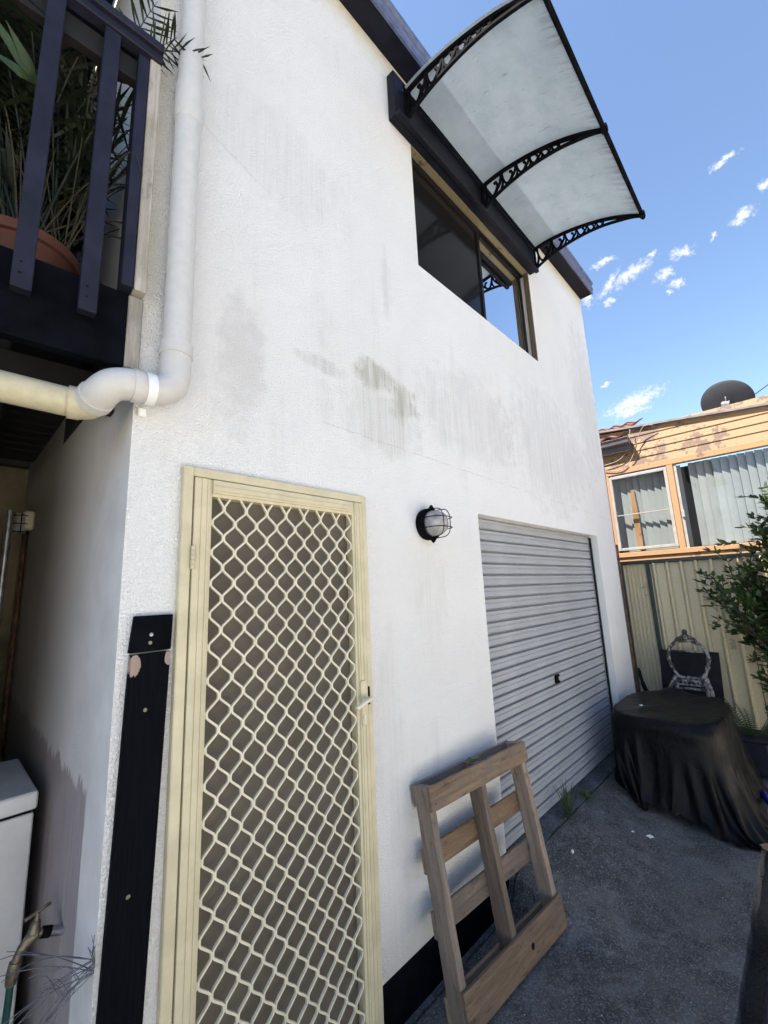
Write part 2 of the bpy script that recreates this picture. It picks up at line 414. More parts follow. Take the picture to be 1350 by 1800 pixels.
def m_poly():
    t = NT('weathered_polycarbonate'); P = t.coords('World')
    ln = t.noise(t.coords('World', (26, 2.2, 2.2)), 1.0, 5, 0.7)
    sp = t.noise(t.coords('World', (60, 7, 7)), 1.0, 4, 0.75); big = t.noise(P, 5, 6, 0.65); grit = t.noise(P, 70, 4, 0.7)
    xyz = t.sep(P)
    edge = t.step(t.math('ADD', xyz[1], t.math('MULTIPLY', ln, 0.22)), -0.74, -0.94)
    c = t.mix(t.step(big, 0.3, 0.7), (0.31, 0.385, 0.475), (0.41, 0.49, 0.585))
    c = t.mix(t.math('MULTIPLY', t.step(grit, 0.42, 0.66), 0.55), c, (0.42, 0.46, 0.43))
    c = t.mix(t.math('MULTIPLY', t.step(sp, 0.62, 0.72), 0.85), c, (0.16, 0.18, 0.16))
    c = t.mix(t.math('MULTIPLY', t.math('MULTIPLY', t.step(ln, 0.46, 0.62), edge), 0.95), c, (0.10, 0.10, 0.08))
    d = t.n.new('ShaderNodeBsdfDiffuse'); tr = t.n.new('ShaderNodeBsdfTranslucent'); gl = t.n.new('ShaderNodeBsdfGlossy')
    t.l.new(c, d.inputs['Color']); t.l.new(c, tr.inputs['Color']); gl.inputs['Roughness'].default_value = 0.35
    m1 = t.n.new('ShaderNodeMixShader'); m1.inputs[0].default_value = 0.045; t.l.new(d.outputs[0], m1.inputs[1]); t.l.new(tr.outputs[0], m1.inputs[2])
    m2 = t.n.new('ShaderNodeMixShader'); m2.inputs[0].default_value = 0.04; t.l.new(m1.outputs[0], m2.inputs[1]); t.l.new(gl.outputs[0], m2.inputs[2])
    t.l.new(m2.outputs[0], t.n['Material Output'].inputs['Surface'])
    return t.m

def m_glass(name, refl, tint=(0.9, 0.95, 0.95), base=None, rough=0.0):
    """pane: mirror reflection over a clear (or dark tinted) body"""
    t = NT(name)
    gl = t.n.new('ShaderNodeBsdfGlossy'); gl.inputs['Roughness'].default_value = rough; gl.inputs['Color'].default_value = (0.95, 0.97, 1, 1)
    if base is None:
        bd = t.n.new('ShaderNodeBsdfTransparent'); bd.inputs['Color'].default_value = (*tint, 1)
    else:
        bd = t.n.new('ShaderNodeBsdfDiffuse'); bd.inputs['Color'].default_value = (*base, 1)
    fr = t.n.new('ShaderNodeFresnel'); fr.inputs['IOR'].default_value = 1.5
    fac = t.math('ADD', t.math('MULTIPLY', fr.outputs[0], 1.0), refl, True)
    mx = t.n.new('ShaderNodeMixShader'); t.l.new(fac, mx.inputs[0]); t.l.new(bd.outputs[0], mx.inputs[1]); t.l.new(gl.outputs[0], mx.inputs[2])
    t.l.new(mx.outputs[0], t.n['Material Output'].inputs['Surface'])
    return t.m

def m_leaf(name, c1, c2, rough=0.4, trans=0.25):
    t = NT(name); P = t.coords('World')
    n = t.noise(P, 8, 4, 0.6); n2 = t.noise(P, 60, 2)
    c = t.mix(t.step(n, 0.3, 0.7), c1, c2)
    c = t.mix(t.math('MULTIPLY', t.step(n2, 0.6, 0.75), 0.4), c, tuple(min(1, x * 1.9) for x in c2))
    t.done(c, rough)
    tr = t.n.new('ShaderNodeBsdfTranslucent'); t.l.new(c, tr.inputs['Color'])
    mx = t.n.new('ShaderNodeMixShader'); mx.inputs[0].default_value = trans
    t.l.new(t.b.outputs[0], mx.inputs[1]); t.l.new(tr.outputs[0], mx.inputs[2]); t.l.new(mx.outputs[0], t.n['Material Output'].inputs['Surface'])
    return t.m

def m_paint_worn(name, paint, bare, amount=0.62, scale=7, rough=0.6):
    t = NT(name); P = t.coords('World')
    n = t.noise(P, scale, 6, 0.7); f = t.noise(P, 60, 4, 0.6); big = t.noise(P, 1.5, 3)
    msk = t.step(t.math('ADD', n, t.math('MULTIPLY', t.math('SUBTRACT', big, 0.5), 0.35)), amount, amount + 0.04)
    c = t.mix(t.step(f, 0.3, 0.7), tuple(x * 0.85 for x in paint), paint)
    b = t.mix(t.step(f, 0.3, 0.7), tuple(x * 0.6 for x in bare), bare)
    c = t.mix(msk, c, b)
    return t.done(c, rough, t.bump(t.math('ADD', t.math('MULTIPLY', msk, -0.6), t.math('MULTIPLY', f, 0.3)), 0.4, 0.004))

def m_tarp():
    t = NT('black_plastic_sheet'); P = t.coords('World')
    wv = t.n.new('ShaderNodeVectorMath'); wv.operation = 'ADD'; t.l.new(P, wv.inputs[0])
    sc_ = t.n.new('ShaderNodeVectorMath'); sc_.operation = 'SCALE'; t.l.new(t.noise(P, 4, 3, 0.6, 0.0, 'Color'), sc_.inputs[0]); sc_.inputs['Scale'].default_value = 0.25
    t.l.new(sc_.outputs[0], wv.inputs[1]); v = wv.outputs[0]
    g_ = t.noise(t.coords('World', (1, 1, 0.45)), 7, 3, 0.5, 1.2)
    h = t.math('ABSOLUTE', t.math('SUBTRACT', g_, 0.5))
    dust = t.step(t.noise(P, 6, 5, 0.7), 0.5, 0.75)
    c = t.mix(t.math('MULTIPLY', dust, 0.5), (0.0035, 0.0035, 0.0045), (0.009, 0.0085, 0.008))
    fl = t.math('MULTIPLY', t.step(t.voro(P, 34), 0.07, 0.04), t.step(t.noise(P, 5, 2), 0.52, 0.6))
    c = t.mix(fl, c, (0.25, 0.24, 0.22))
    t.b.inputs['Specular IOR Level'].default_value = 0.12
    return t.done(c, t.math('ADD', t.math('MULTIPLY', dust, 0.2), 0.40), t.bump(h, 0.35, 0.03))

def m_lampglass():
    t = NT('dusty_ribbed_glass'); P = t.coords('World'); n = t.noise(P, 30, 4, 0.6)
    c = t.mix(t.step(n, 0.3, 0.7), (0.42, 0.40, 0.39), (0.60, 0.59, 0.58))
    t.done(c, 0.22, t.bump(t.noise(t.coords('World', (120, 10, 10)), 1.0, 2), 0.3, 0.004))
    tr = t.n.new('ShaderNodeBsdfTransparent'); tr.inputs['Color'].default_value = (0.85, 0.84, 0.83, 1)
    mx = t.n.new('ShaderNodeMixShader'); mx.inputs[0].default_value = 0.42
    t.l.new(t.b.outputs[0], mx.inputs[1]); t.l.new(tr.outputs[0], mx.inputs[2]); t.l.new(mx.outputs[0], t.n['Material Output'].inputs['Surface'])
    return t.m

def m_board():
    t = NT('black_board_paint'); P = t.coords('World'); xyz = t.sep(P)
    wob = t.math('MULTIPLY', t.math('SUBTRACT', t.noise(t.coords('World', (60, 60, 14)), 1.0, 5, 0.7), 0.5), 2.2)
    f = t.noise(t.coords('World', (160, 160, 6)), 1.0, 3)
    m = t.math('MAXIMUM', t.patch(xyz, 0.443, 1.588, 0.016, 0.034, soft=0.15, wob=wob), t.patch(xyz, 0.540, 1.600, 0.012, 0.024, soft=0.15, wob=wob))
    m = t.math('MAXIMUM', m, t.math('MULTIPLY', t.step(t.noise(P, 40, 4, 0.7), 0.72, 0.76), 0.5))
    c = t.mix(m, t.mix(t.step(f, 0.3, 0.7), (0.003, 0.0033, 0.005), (0.005, 0.0055, 0.008)), t.mix(f, (0.22, 0.16, 0.13), (0.40, 0.32, 0.27)))
    t.b.inputs['Specular IOR Level'].default_value = 0.02
    return t.done(c, 0.6, t.bump(t.math('ADD', f, t.math('MULTIPLY', m, -1.0)), 0.3, 0.003))

M = dict(
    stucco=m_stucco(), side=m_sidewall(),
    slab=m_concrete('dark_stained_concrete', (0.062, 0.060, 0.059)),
    apron=m_concrete('smooth_grey_concrete', (0.050, 0.052, 0.057)),
    yard=m_concrete('pale_yard_concrete', (0.42, 0.405, 0.37)),
    soil=m_concrete('dark_soil', (0.028, 0.024, 0.018)),
    pvc=simple('white_pvc', (0.54, 0.525, 0.49), 0.5, 0.03, 30, 0.04, 60),
    pvc_old=simple('yellowed_pvc', (0.50, 0.45, 0.30), 0.55, 0.06, 30, 0.05, 60),
    cream=simple('cream_powder_coat', (0.56, 0.495, 0.325), 0.45, 0.07, 9, 0.03, 220),
    cream_wire=simple('cream_wire_coat', (0.66, 0.605, 0.455), 0.45, 0.06, 20),
    screen=simple('brown_grey_fly_screen', (0.135, 0.118, 0.092), 0.85, 0.08, 2.5, 0, 900, 0, 0.1),
    garage=simple('cream_grey_steel', (0.35, 0.36, 0.375), 0.42, 0.06, 4, 0.04, 40),
    black=simple('black_timber_paint', (0.0035, 0.004, 0.006), 0.65, 0.3, 9, 0.25, 60, 0, 0.03),
    blacksteel=simple('black_steel', (0.006, 0.006, 0.008), 0.9, 0.3, 12, 0.1, 90, 0, 0.04),
    fascia=simple('blue_black_fascia_paint', (0.010, 0.0105, 0.017), 0.5, 0.2, 6, 0, 80, 0, 0.12),
    gutter=simple('blue_grey_gutter_steel', (0.10, 0.115, 0.19), 0.35, 0.2, 18, 0.1, 40),
    decknavy=simple('blue_black_baluster_paint', (0.016, 0.016, 0.028), 0.55, 0.2, 10, 0.15, 60, 0, 0.2),
    board=m_board(),
    alu=simple('black_aluminium', (0.010, 0.010, 0.011), 0.4, 0.2, 20, 0, 80, 0, 0.15),
    reveal=m_paint_worn('olive_reveal_paint', (0.17, 0.14, 0.075), (0.07, 0.05, 0.03), 0.60, 9),
    revealw=m_wood('bare_reveal_timber', (0.08, 0.06, 0.035), (0.14, 0.105, 0.062), (0.07, 0.055, 0.038)),
    pallet=m_wood('weathered_pallet_pine', (0.165, 0.105, 0.06), (0.31, 0.20, 0.115), (0.165, 0.125, 0.095), grain=1.7),
    greytimber=m_wood('grey_weathered_timber', (0.38, 0.34, 0.27), (0.55, 0.50, 0.42), (0.28, 0.25, 0.19)),
    poly=m_poly(),
    tint_glass=m_glass('tinted_window_glass', 0.78, base=(0.01, 0.01, 0.012)),
    dark_screen=m_glass('insect_screen_over_glass', -0.07, base=(0.010, 0.0095, 0.010), rough=0.12),
    clear_glass=m_glass('clear_window_glass', 0.0),
    lamp_glass=m_lampglass(),
    weather=m_paint_worn('flaking_cream_weatherboard', (0.26, 0.150, 0.072), (0.14, 0.078, 0.05), 0.53, 5),
    trimtan=m_paint_worn('tan_window_trim', (0.30, 0.155, 0.070), (0.19, 0.085, 0.045), 0.62, 9),
    sash=simple('chalky_white_sash', (0.24, 0.22, 0.20), 0.7, 0.08, 12, 0, 80, 0, 0.2),
    white=simple('white_enamel', (0.78, 0.78, 0.76), 0.35, 0.05, 5),
    blind=simple('grey_blind_fabric', (0.22, 0.215, 0.21), 0.8, 0.05, 3),
    cabinet=simple('off_white_enamel_cabinet', (0.66, 0.66, 0.63), 0.38, 0.07, 5, 0.03, 40),
    fence=m_paint_worn('cream_fence_steel', (0.62, 0.54, 0.36), (0.46, 0.40, 0.27), 0.62, 3, 0.5),
    green=simple('dark_green_steel', (0.018, 0.038, 0.036), 0.4, 0.2, 8),
    rust=simple('rusty_steel', (0.16, 0.075, 0.04), 0.8, 0.4, 14, 0.3, 60),
    tile=simple('red_roof_tile', (0.16, 0.065, 0.045), 0.8, 0.35, 9, 0.3, 50),
    flash=simple('grey_flashing', (0.13, 0.12, 0.12), 0.5, 0.2, 6),
    darkgutter=simple('brown_grey_gutter', (0.085, 0.075, 0.078), 0.4, 0.15, 6),
    dish=simple('charcoal_dish', (0.04, 0.042, 0.048), 0.5, 0.15, 4),
    steel=simple('galvanised_steel', (0.40, 0.41, 0.43), 0.35, 0.2, 20, 0.1, 60, 0.8),
    brass=simple('tarnished_brass', (0.20, 0.17, 0.12), 0.45, 0.35, 30, 0.2, 60, 0.7),
    terracotta=simple('terracotta', (0.12, 0.042, 0.024), 0.75, 0.18, 7, 0.1, 60),
    hose=simple('green_hose', (0.006, 0.055, 0.045), 0.35, 0.15, 20),
    wire=simple('dry_blue_grey_stem', (0.10, 0.105, 0.13), 0.8, 0.3, 30),
    cable=simple('pale_cable', (0.20, 0.17, 0.13), 0.6, 0.15, 20),
    leaf=m_leaf('shrub_leaf', (0.022, 0.042, 0.014), (0.065, 0.105, 0.030), 0.35),
    palm=m_leaf('palm_leaflet', (0.006, 0.012, 0.006), (0.017, 0.028, 0.010), 0.5, 0.12),
    dry=m_leaf('dry_stem', (0.04, 0.034, 0.016), (0.085, 0.068, 0.033), 0.7),
    grass=m_leaf('grass_blade', (0.030, 0.05, 0.012), (0.09, 0.12, 0.04), 0.5),
    fern=m_leaf('fern_leaf', (0.03, 0.06, 0.02), (0.06, 0.10, 0.035), 0.5),
    bark=simple('shrub_bark', (0.07, 0.055, 0.04), 0.9, 0.3, 20, 0.3, 60),
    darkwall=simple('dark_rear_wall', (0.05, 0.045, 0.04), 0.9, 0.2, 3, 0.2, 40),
    ochre=simple('ochre_rear_wall', (0.20, 0.16, 0.095), 0.9, 0.25, 3, 0.25, 60),
    joist=simple('black_stained_joist', (0.010, 0.009, 0.008), 0.8, 0.3, 9),
    tarp=m_tarp(),
    blackboard=simple('faded_black_panel', (0.010, 0.0105, 0.014), 0.6, 0.3, 5, 0, 80, 0, 0.15),
    silver=m_paint_worn('flaking_silver_paint', (0.24, 0.23, 0.22), (0.035, 0.03, 0.026), 0.48, 22),
    blue=simple('blue_plastic', (0.01, 0.012, 0.16), 0.4, 0.2, 9),
    bag=simple('grey_plastic_bag', (0.15, 0.17, 0.22), 0.4, 0.4, 14, 0.4, 30),
    chip=simple('white_paint_chip', (0.75, 0.75, 0.74), 0.7, 0.1, 20),
    deadleaf=simple('dead_leaf', (0.26, 0.15, 0.10), 0.8, 0.3, 20),
    grate=simple('blue_black_plastic', (0.012, 0.013, 0.022), 0.5, 0.2, 12, 0, 80, 0, 0.2),
    rubber=simple('black_rubber', (0.006, 0.006, 0.007), 0.7, 0.3, 20, 0, 80, 0, 0.1),
    bulb=simple('frosted_bulb', (0.8, 0.74, 0.62), 0.4, 0.05, 5),
)

# ------------------------------------------------------------------ ground
g = MB().quad((-200, -200, -0.10), (200, -200, -0.10), (200, 200, -0.10), (-200, 200, -0.10))
struct(g.build('ground', M['soil']))
def ramp(x, y):
    # the concrete lifts gently to the garage sill and dips to the path
    fx = min(1, max(0, (x - 2.40) / 0.12)); fx = fx*fx*(3-2*fx)
    fy = min(1, max(0, (y + 0.62) / 0.68)); fy = fy*fy*(3-2*fy)*0.55 + fy*0.45
    return 0.168 * fx * fy
def sheet(x0, x1, y0, y1, nx, ny, name, mat, zoff=0.0, thick=0.12):
    mb = MB(); vs = []
    for j in range(ny + 1):
        for i in range(nx + 1):
            x = x0 + (x1 - x0)*i/nx; y = y0 + (y1 - y0)*j/ny
            e = 0.012*noise.noise(Vector((x*6, y*6, 3))) if (j == 0) else 0
            vs.append((x, y + e, ramp(x, y) + zoff + 0.004*noise.noise(Vector((x*1.7, y*1.7, 0)))))
    w = nx + 1
    fs = [(j*w+i, j*w+i+1, (j+1)*w+i+1, (j+1)*w+i) for j in range(ny) for i in range(nx)]
    n0 = len(vs)
    rim = [i for i in range(w)] + [j*w+nx for j in range(1, ny+1)] + [ny*w+i for i in range(nx-1, -1, -1)] + [j*w for j in range(ny-1, 0, -1)]
    for r in rim: vs.append((vs[r][0], vs[r][1], -0.14))
    k = len(rim)
    fs += [(rim[i], rim[(i+1) % k], n0+(i+1) % k, n0+i) for i in range(k)]
    mb.add(vs, fs)
    return struct(mb.build(name, mat, smooth='auto'))
sheet(-1.34, 7.4, -1.02, -0.048, 180, 24, 'driveway', M['slab'])
sheet(2.44, 5.46, -0.036, 0.12, 60, 4, 'garage_apron', M['apron'])
sheet(-1.5, 2.43, -0.036, 0.04, 60, 2, 'wall_foot_path', M['apron'])
yd = MB().box(-12, 9, -7.0, -2.0, -0.10, -0.02)  # unseen pale paving, added to throw sunlight back onto the wall
struct(yd.build('added_bounce_paving', M['yard']))

# ------------------------------------------------------------------ the white building
WX0, WX1, WH = 0.40, 5.42, 5.40
bld = thing('white_building', 'two-storey white roughcast building with cream security door and roller garage door', 'building', (0.4, 0, 0))
OPEN = [(0.575, 1.415, -0.06, 2.222), (2.49, 4.83, -0.05, 2.262), (2.01, 3.82, 3.885, 4.872)]
OD = [0.12, 0.16, 0.16]
xs = sorted({WX0, WX1, *[o[0] for o in OPEN], *[o[1] for o in OPEN]})
zs = sorted({-0.1, WH + .1, *[o[2] for o in OPEN], *[o[3] for o in OPEN]})
mb = MB()
for i in range(len(xs)-1):
    for j in range(len(zs)-1):
        cx, cz = (xs[i]+xs[i+1])/2, (zs[j]+zs[j+1])/2
        if any(o[0] < cx < o[1] and o[2] < cz < o[3] for o in OPEN): continue
        mb.quad((xs[i],0,zs[j]),(xs[i+1],0,zs[j]),(xs[i+1],0,zs[j+1]),(xs[i],0,zs[j+1]))
for (x0, x1, z0, z1), d in zip(OPEN, OD):
    mb.quad((x0,0,z0),(x0,0,z1),(x0,d,z1),(x0,d,z0)); mb.quad((x1,0,z0),(x1,d,z0),(x1,d,z1),(x1,0,z1))
    mb.quad((x0,0,z1),(x1,0,z1),(x1,d,z1),(x0,d,z1)); mb.quad((x0,0,z0),(x0,d,z0),(x1,d,z0),(x1,0,z0))
mb.quad((WX1,0,-.1),(WX1,5,-.1),(WX1,5,WH+.1),(WX1,0,WH+.1))
mb.quad((WX0,5,-.1),(WX0,5,WH+.1),(WX1,5,WH+.1),(WX1,5,-.1))
mb.build('wall', M['stucco'], bld, fix=False)
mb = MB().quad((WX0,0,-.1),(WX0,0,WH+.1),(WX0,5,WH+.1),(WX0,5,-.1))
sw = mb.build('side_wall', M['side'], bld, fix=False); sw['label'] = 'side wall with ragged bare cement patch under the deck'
# unlit inside of the building behind the openings
mb = MB().box(WX0+.02, WX1-.02, 0.30, 4.9, 0, 5.2)
mb.build('inner_wall', M['darkwall'], bld)
# corner flashing at the right hand end
mb = MB().box(5.424, 5.452, 0.0, 0.06, 0, 3.25); mb.build('corner_flashing', M['flash'], bld, bevel=.004)
mb = MB().tube([(5.475, -0.005, 0.0), (5.475, -0.005, 2.2)], 0.011, 6); mb.build('conduit', M['rust'], bld, smooth=True)
# black foot of the wall
MB().box(1.432, 2.485, -0.012, 0.02, -0.05, 0.188).build('skirting', M['black'], bld, bevel=.004)
# eave
rf = MB().box(WX0-.05, WX1+.02, -0.132, 5.1, 5.405, 5.43).build('soffit', M['fascia'], bld)
poly = [(-0.135, 5.385), (-0.152, 5.385), (-0.152, 5.43), (-0.160, 5.437), (-0.160, 5.462), (-0.150, 5.47), (-0.150, 5.505), (-0.166, 5.515), (-0.166, 5.545), (-0.135, 5.545)]
gt = MB().prism(poly, 'x', WX0-.05, WX1+.03).build('gutter', M['gutter'], bld)
MB().box(WX0-.05, WX1+.02, -0.1295, 0.003, 5.383, 5.4045).build('fascia', M['fascia'], bld)
roof = MB().add([(WX0-.05,-.134,5.55),(WX1+.03,-.134,5.55),(WX1+.03,5.1,5.9),(WX0-.05,5.1,5.9),(WX0-.05,-.134,5.431),(WX1+.03,-.134,5.431),(WX1+.03,5.1,5.431),(WX0-.05,5.1,5.431)],
    [(0,1,2,3),(4,7,6,5),(0,4,5,1),(1,5,6,2),(2,6,7,3),(3,7,4,0)]).build('roof', M['fascia'], bld)

# --- security door
dr = MB()
fx0, fx1, fz0, fz1 = 0.562, 1.427, 0.010, 2.233
for a in ((fx0, fx0+.034, fz0, fz1), (fx1-.030, fx1, fz0, fz1), (fx0+.0345, fx1-.0305, fz1-.034, fz1)):
    dr.box(a[0], a[1], -0.026, 0.05, a[2], a[3])
door = dr.build('security_door', M['cream'], bld, bevel=.003)
door['label'] = 'cream security screen door with diamond grille'
def ridged_stile(x0, x1, z0, z1, vertical, flip):
    """frame member with stepped extruded profile, low lip towards the opening"""
    w = (x1 - x0) if vertical else (z1 - z0)
    prof = [(0, 0.02), (0, -0.030), (w*.30, -0.032), (w*.32, -0.029), (w*.36, -0.029), (w*.38, -0.032), (w*.62, -0.032), (w*.64, -0.029), (w*.68, -0.029), (w*.70, -0.032), (w*.80, -0.031), (w*.82, -0.024), (w, -0.022), (w, 0.02)]
    m = MB()
    if vertical:
        pts = [((x0 + a) if not flip else (x1 - a), y) for a, y in prof]
        m.prism(pts, 'z', z0, z1)
    else:
        pts = [(y, (z0 + a) if not flip else (z1 - a)) for a, y in prof]
        m.prism(pts, 'x', x0, x1)
    return m
lx0, lx1, lz0, lz1 = 0.600, 1.393, 0.014, 2.194
ow = (0.664, 1.334, 0.070, 2.134)
ridged_stile(lx0, ow[0], lz0, lz1, True, False).build('stile', M['cream'], door)
ridged_stile(ow[1], lx1, lz0, lz1, True, True).build('stile', M['cream'], door)
ridged_stile(ow[0]+.0005, ow[1]-.0005, ow[3], lz1, False, True).build('top_rail', M['cream'], door)
ridged_stile(ow[0]+.0005, ow[1]-.0005, lz0, ow[2], False, False).build('bottom_rail', M['cream'], door)
MB().quad((ow[0]-.02, 0.018, ow[2]-.02), (ow[1]+.02, 0.018, ow[2]-.02), (ow[1]+.02, 0.018, ow[3]+.02), (ow[0]-.02, 0.018, ow[3]+.02)).build('fly_screen', M['screen'], door, fix=False)
# diamond grille: strands that swing left and right and touch their neighbours
CW, CH, amp = 0.0885, 0.1075, 0.0885/4 - 0.0028
def strand(sign):
    pts = []; z = 0.21; k = 0
    ztop = 2.160; zn = 2.095
    # nodes at zn - n*CH/2 alternate
    n = 0; path = []
    while zn - n*CH/2 > 0.045:
        s = sign * (1 if n % 2 == 0 else -1); zc = zn - n*CH/2
        path += [(s*amp*.80, zc+.0135), (s*amp, zc+.0075), (s*amp, zc-.0075), (s*amp*.80, zc-.0135)]
        n += 1
    path = [(-sign*amp, ztop)] + path
    return MB().sweep([(x, 0, z) for x, z in path], [(-.0045, -.0034), (.0045, -.0034), (.0045, .0034), (-.0045, .0034)], (0, 1, 0))
sm = [strand(1).mesh('grille_wire', M['cream_wire'], smooth='auto'), strand(-1).mesh('grille_wire', M['cream_wire'], smooth='auto')]
base_x = 0.714 - CW/4
for i in range(-1, 15):
    x = base_x + i*CW/2
    if x - amp > ow[1] + .005 or x + amp < ow[0] - .02: continue
    o = link('grille_wire', sm[i % 2], door); o.location = Vector((x, -0.012 + (0.0012 if i % 2 else 0), 0)) - ORG[bld.name]
for zc in (1.913, 0.45):
    hb = MB()
    for q in range(5): hb.tube([(0.5985, -0.036, zc-.039+q*.0158), (0.5985, -0.036, zc-.039+q*.0158+.0146)], 0.0075, 10)
    hb.build('hinge', M['cream'], door, smooth='auto')
hp = MB(); pl = [(1.349, 1.215), (1.356, 1.208), (1.368, 1.208), (1.376, 1.216), (1.376, 1.385), (1.370, 1.392), (1.350, 1.392), (1.344, 1.385)]
hp.prism(pl, 'y', -0.040, -0.031)
plate = hp.build('handle_plate', M['cream'], door, bevel=.002)
hd = MB().tube(smoothpts([(1.372, -0.040, 1.318), (1.372, -0.064, 1.318), (1.362, -0.072, 1.317), (1.335, -0.074, 1.311), (1.285, -0.072, 1.296)], 5), [0.008]*6+[0.0085]*9+[0.009]*4+[0.0095]*2, 10).build('lever_handle', M['cream_wire'], door, smooth='auto')
kh = MB().tube([(1.360, -0.0405, 1.245), (1.360, -0.0425, 1.245)], 0.0085, 14); kh.box(1.356, 1.364, -0.0424, -0.0405, 1.222, 1.240)
kh.build('keyhole', M['steel'], door)
MB().box(1.3935, 1.404, -0.034, -0.022, 1.285, 1.36).build('strike_plate', M['blacksteel'], door, bevel=.002)

# --- roller garage door
gd = MB().box(2.4935, 4.8265, 0.118, 0.128, 0.15, 2.255).build('garage_door', M['garage'], bld)
gd['label'] = 'grey cream ribbed roller garage door'
PITCH = 0.0805
prof = [(0.108, 0.0), (0.108, 0.009), (0.090, 0.012), (0.083, 0.016), (0.079, 0.019), (0.080, 0.050), (0.086, 0.053), (0.086, 0.059), (0.080, 0.062), (0.078, 0.0775), (0.084, 0.0805), (0.117, 0.0805), (0.117, 0.0)]
sl = MB().prism(prof, 'x', 0, 2.325).mesh('slat', M['garage'])
for i in range(26):
    o = link('slat', sl, gd); o.location = Vector((2.4975, 0, 2.255 - (i+1)*PITCH)) - ORG[bld.name]
MB().box(2.4975, 4.8225, 0.070, 0.110, 0.135, 0.160).build('bottom_rail', M['garage'], gd, bevel=.004)
for x in (2.4935, 4.799):
    MB().box(x, x+.0275, 0.060 if x > 3 else .066, 0.072, 0.168, 2.245).build('guide_rail', M['alu'] if x > 3 else M['garage'], gd)
lk = MB().box(3.585, 3.655, 0.062, 0.079, 0.985, 1.05).build('lock', M['blacksteel'], gd, bevel=.003)
MB().box(3.625, 3.645, 0.056, 0.0618, 1.005, 1.035).build('lock_barrel', M['steel'], gd, bevel=.003)

# --- window
wx0, wx1, wz0, wz1 = OPEN[2]
win = MB()
win.box(wx0, wx1, 0.05, 0.13, wz1-.035, wz1-.001); win.box(wx0, wx1, .05, .13, wz0+.001, wz0+.03)
win.box(wx0, wx0+.003, .05, .13, wz0+.02, wz1-.02)
window = win.build('window', M['alu'], bld, bevel=.002)
window['label'] = 'dark aluminium sliding window with screened left half'
WM = 2.955
def sash(name, x0, x1, y, w=.032):
    m = MB()
    for b in ((x0, x0+w, wz0+.031, wz1-.036), (x1-w, x1, wz0+.031, wz1-.036), (x0+w+.0005, x1-w-.0005, wz0+.031, wz0+.031+w), (x0+w+.0005, x1-w-.0005, wz1-.036-w, wz1-.036)):
        m.box(b[0], b[1], y, y+.017, b[2], b[3])
    return m.build(name, M['alu'], window, bevel=.002)
sash('sash', wx0+.004, WM+.02, 0.052); sash('sash', WM-.012, wx1-.03, 0.070, .024)
MB().quad((wx0+.03, .066, wz0+.06), (WM-.011, .066, wz0+.06), (WM-.011, .066, wz1-.065), (wx0+.03, .066, wz1-.065)).build('insect_screen', M['dark_screen'], window, fix=False)
MB().quad((WM+.010, .080, wz0+.05), (wx1-.053, .080, wz0+.05), (wx1-.053, .080, wz1-.058), (WM+.010, .080, wz1-.058)).build('pane', M['tint_glass'], window, fix=False)
def board_obj(name, mat, parent, L, w, t, mtx, bevel=.003, wob=0.0, seed=0):
    """board centred on its own origin, long axis local x, so that the grain follows it"""
    m = MB(); n = 12 if wob else 1; vs = []
    for i in range(n+1):
        x = -L/2 + L*i/n
        for (a, b) in ((-w/2, -t/2), (w/2, -t/2), (w/2, t/2), (-w/2, t/2)):
            d = wob*noise.noise(Vector((x*7+seed*3.1, a*20, seed)))
            vs.append((x, a + d, b + d*.4))
    fs = [(i*4+k, i*4+(k+1) % 4, i*4+4+(k+1) % 4, i*4+4+k) for i in range(n) for k in range(4)] + [(0,3,2,1), (n*4, n*4+1, n*4+2, n*4+3)]
    m.add(vs, fs)
    o = link(name, m.mesh(name, mat, bevel=bevel), parent)
    o.matrix_basis = Matrix.Translation(-ORG.get(parent.name, Vector())) @ mtx
    return o
def axes(c, ex, ey, ez):
    m = Matrix((Vector(ex), Vector(ey), Vector(ez))).transposed().to_4x4(); m.translation = Vector(c); return m
# timber lining of the window reveal: right jamb bare, head painted olive
board_obj('jamb_lining', M['revealw'], window, wz1-wz0-.004, 0.048, 0.022, axes((wx1-.0112, 0.022, (wz0+wz1)/2), (0,0,1), (0,1,0), (-1,0,0)))
MB().box(wx0+.001, wx1-.031, -0.004, 0.048, wz1-.034, wz1-.002).build('head_lining', M['reveal'], window, bevel=.003)

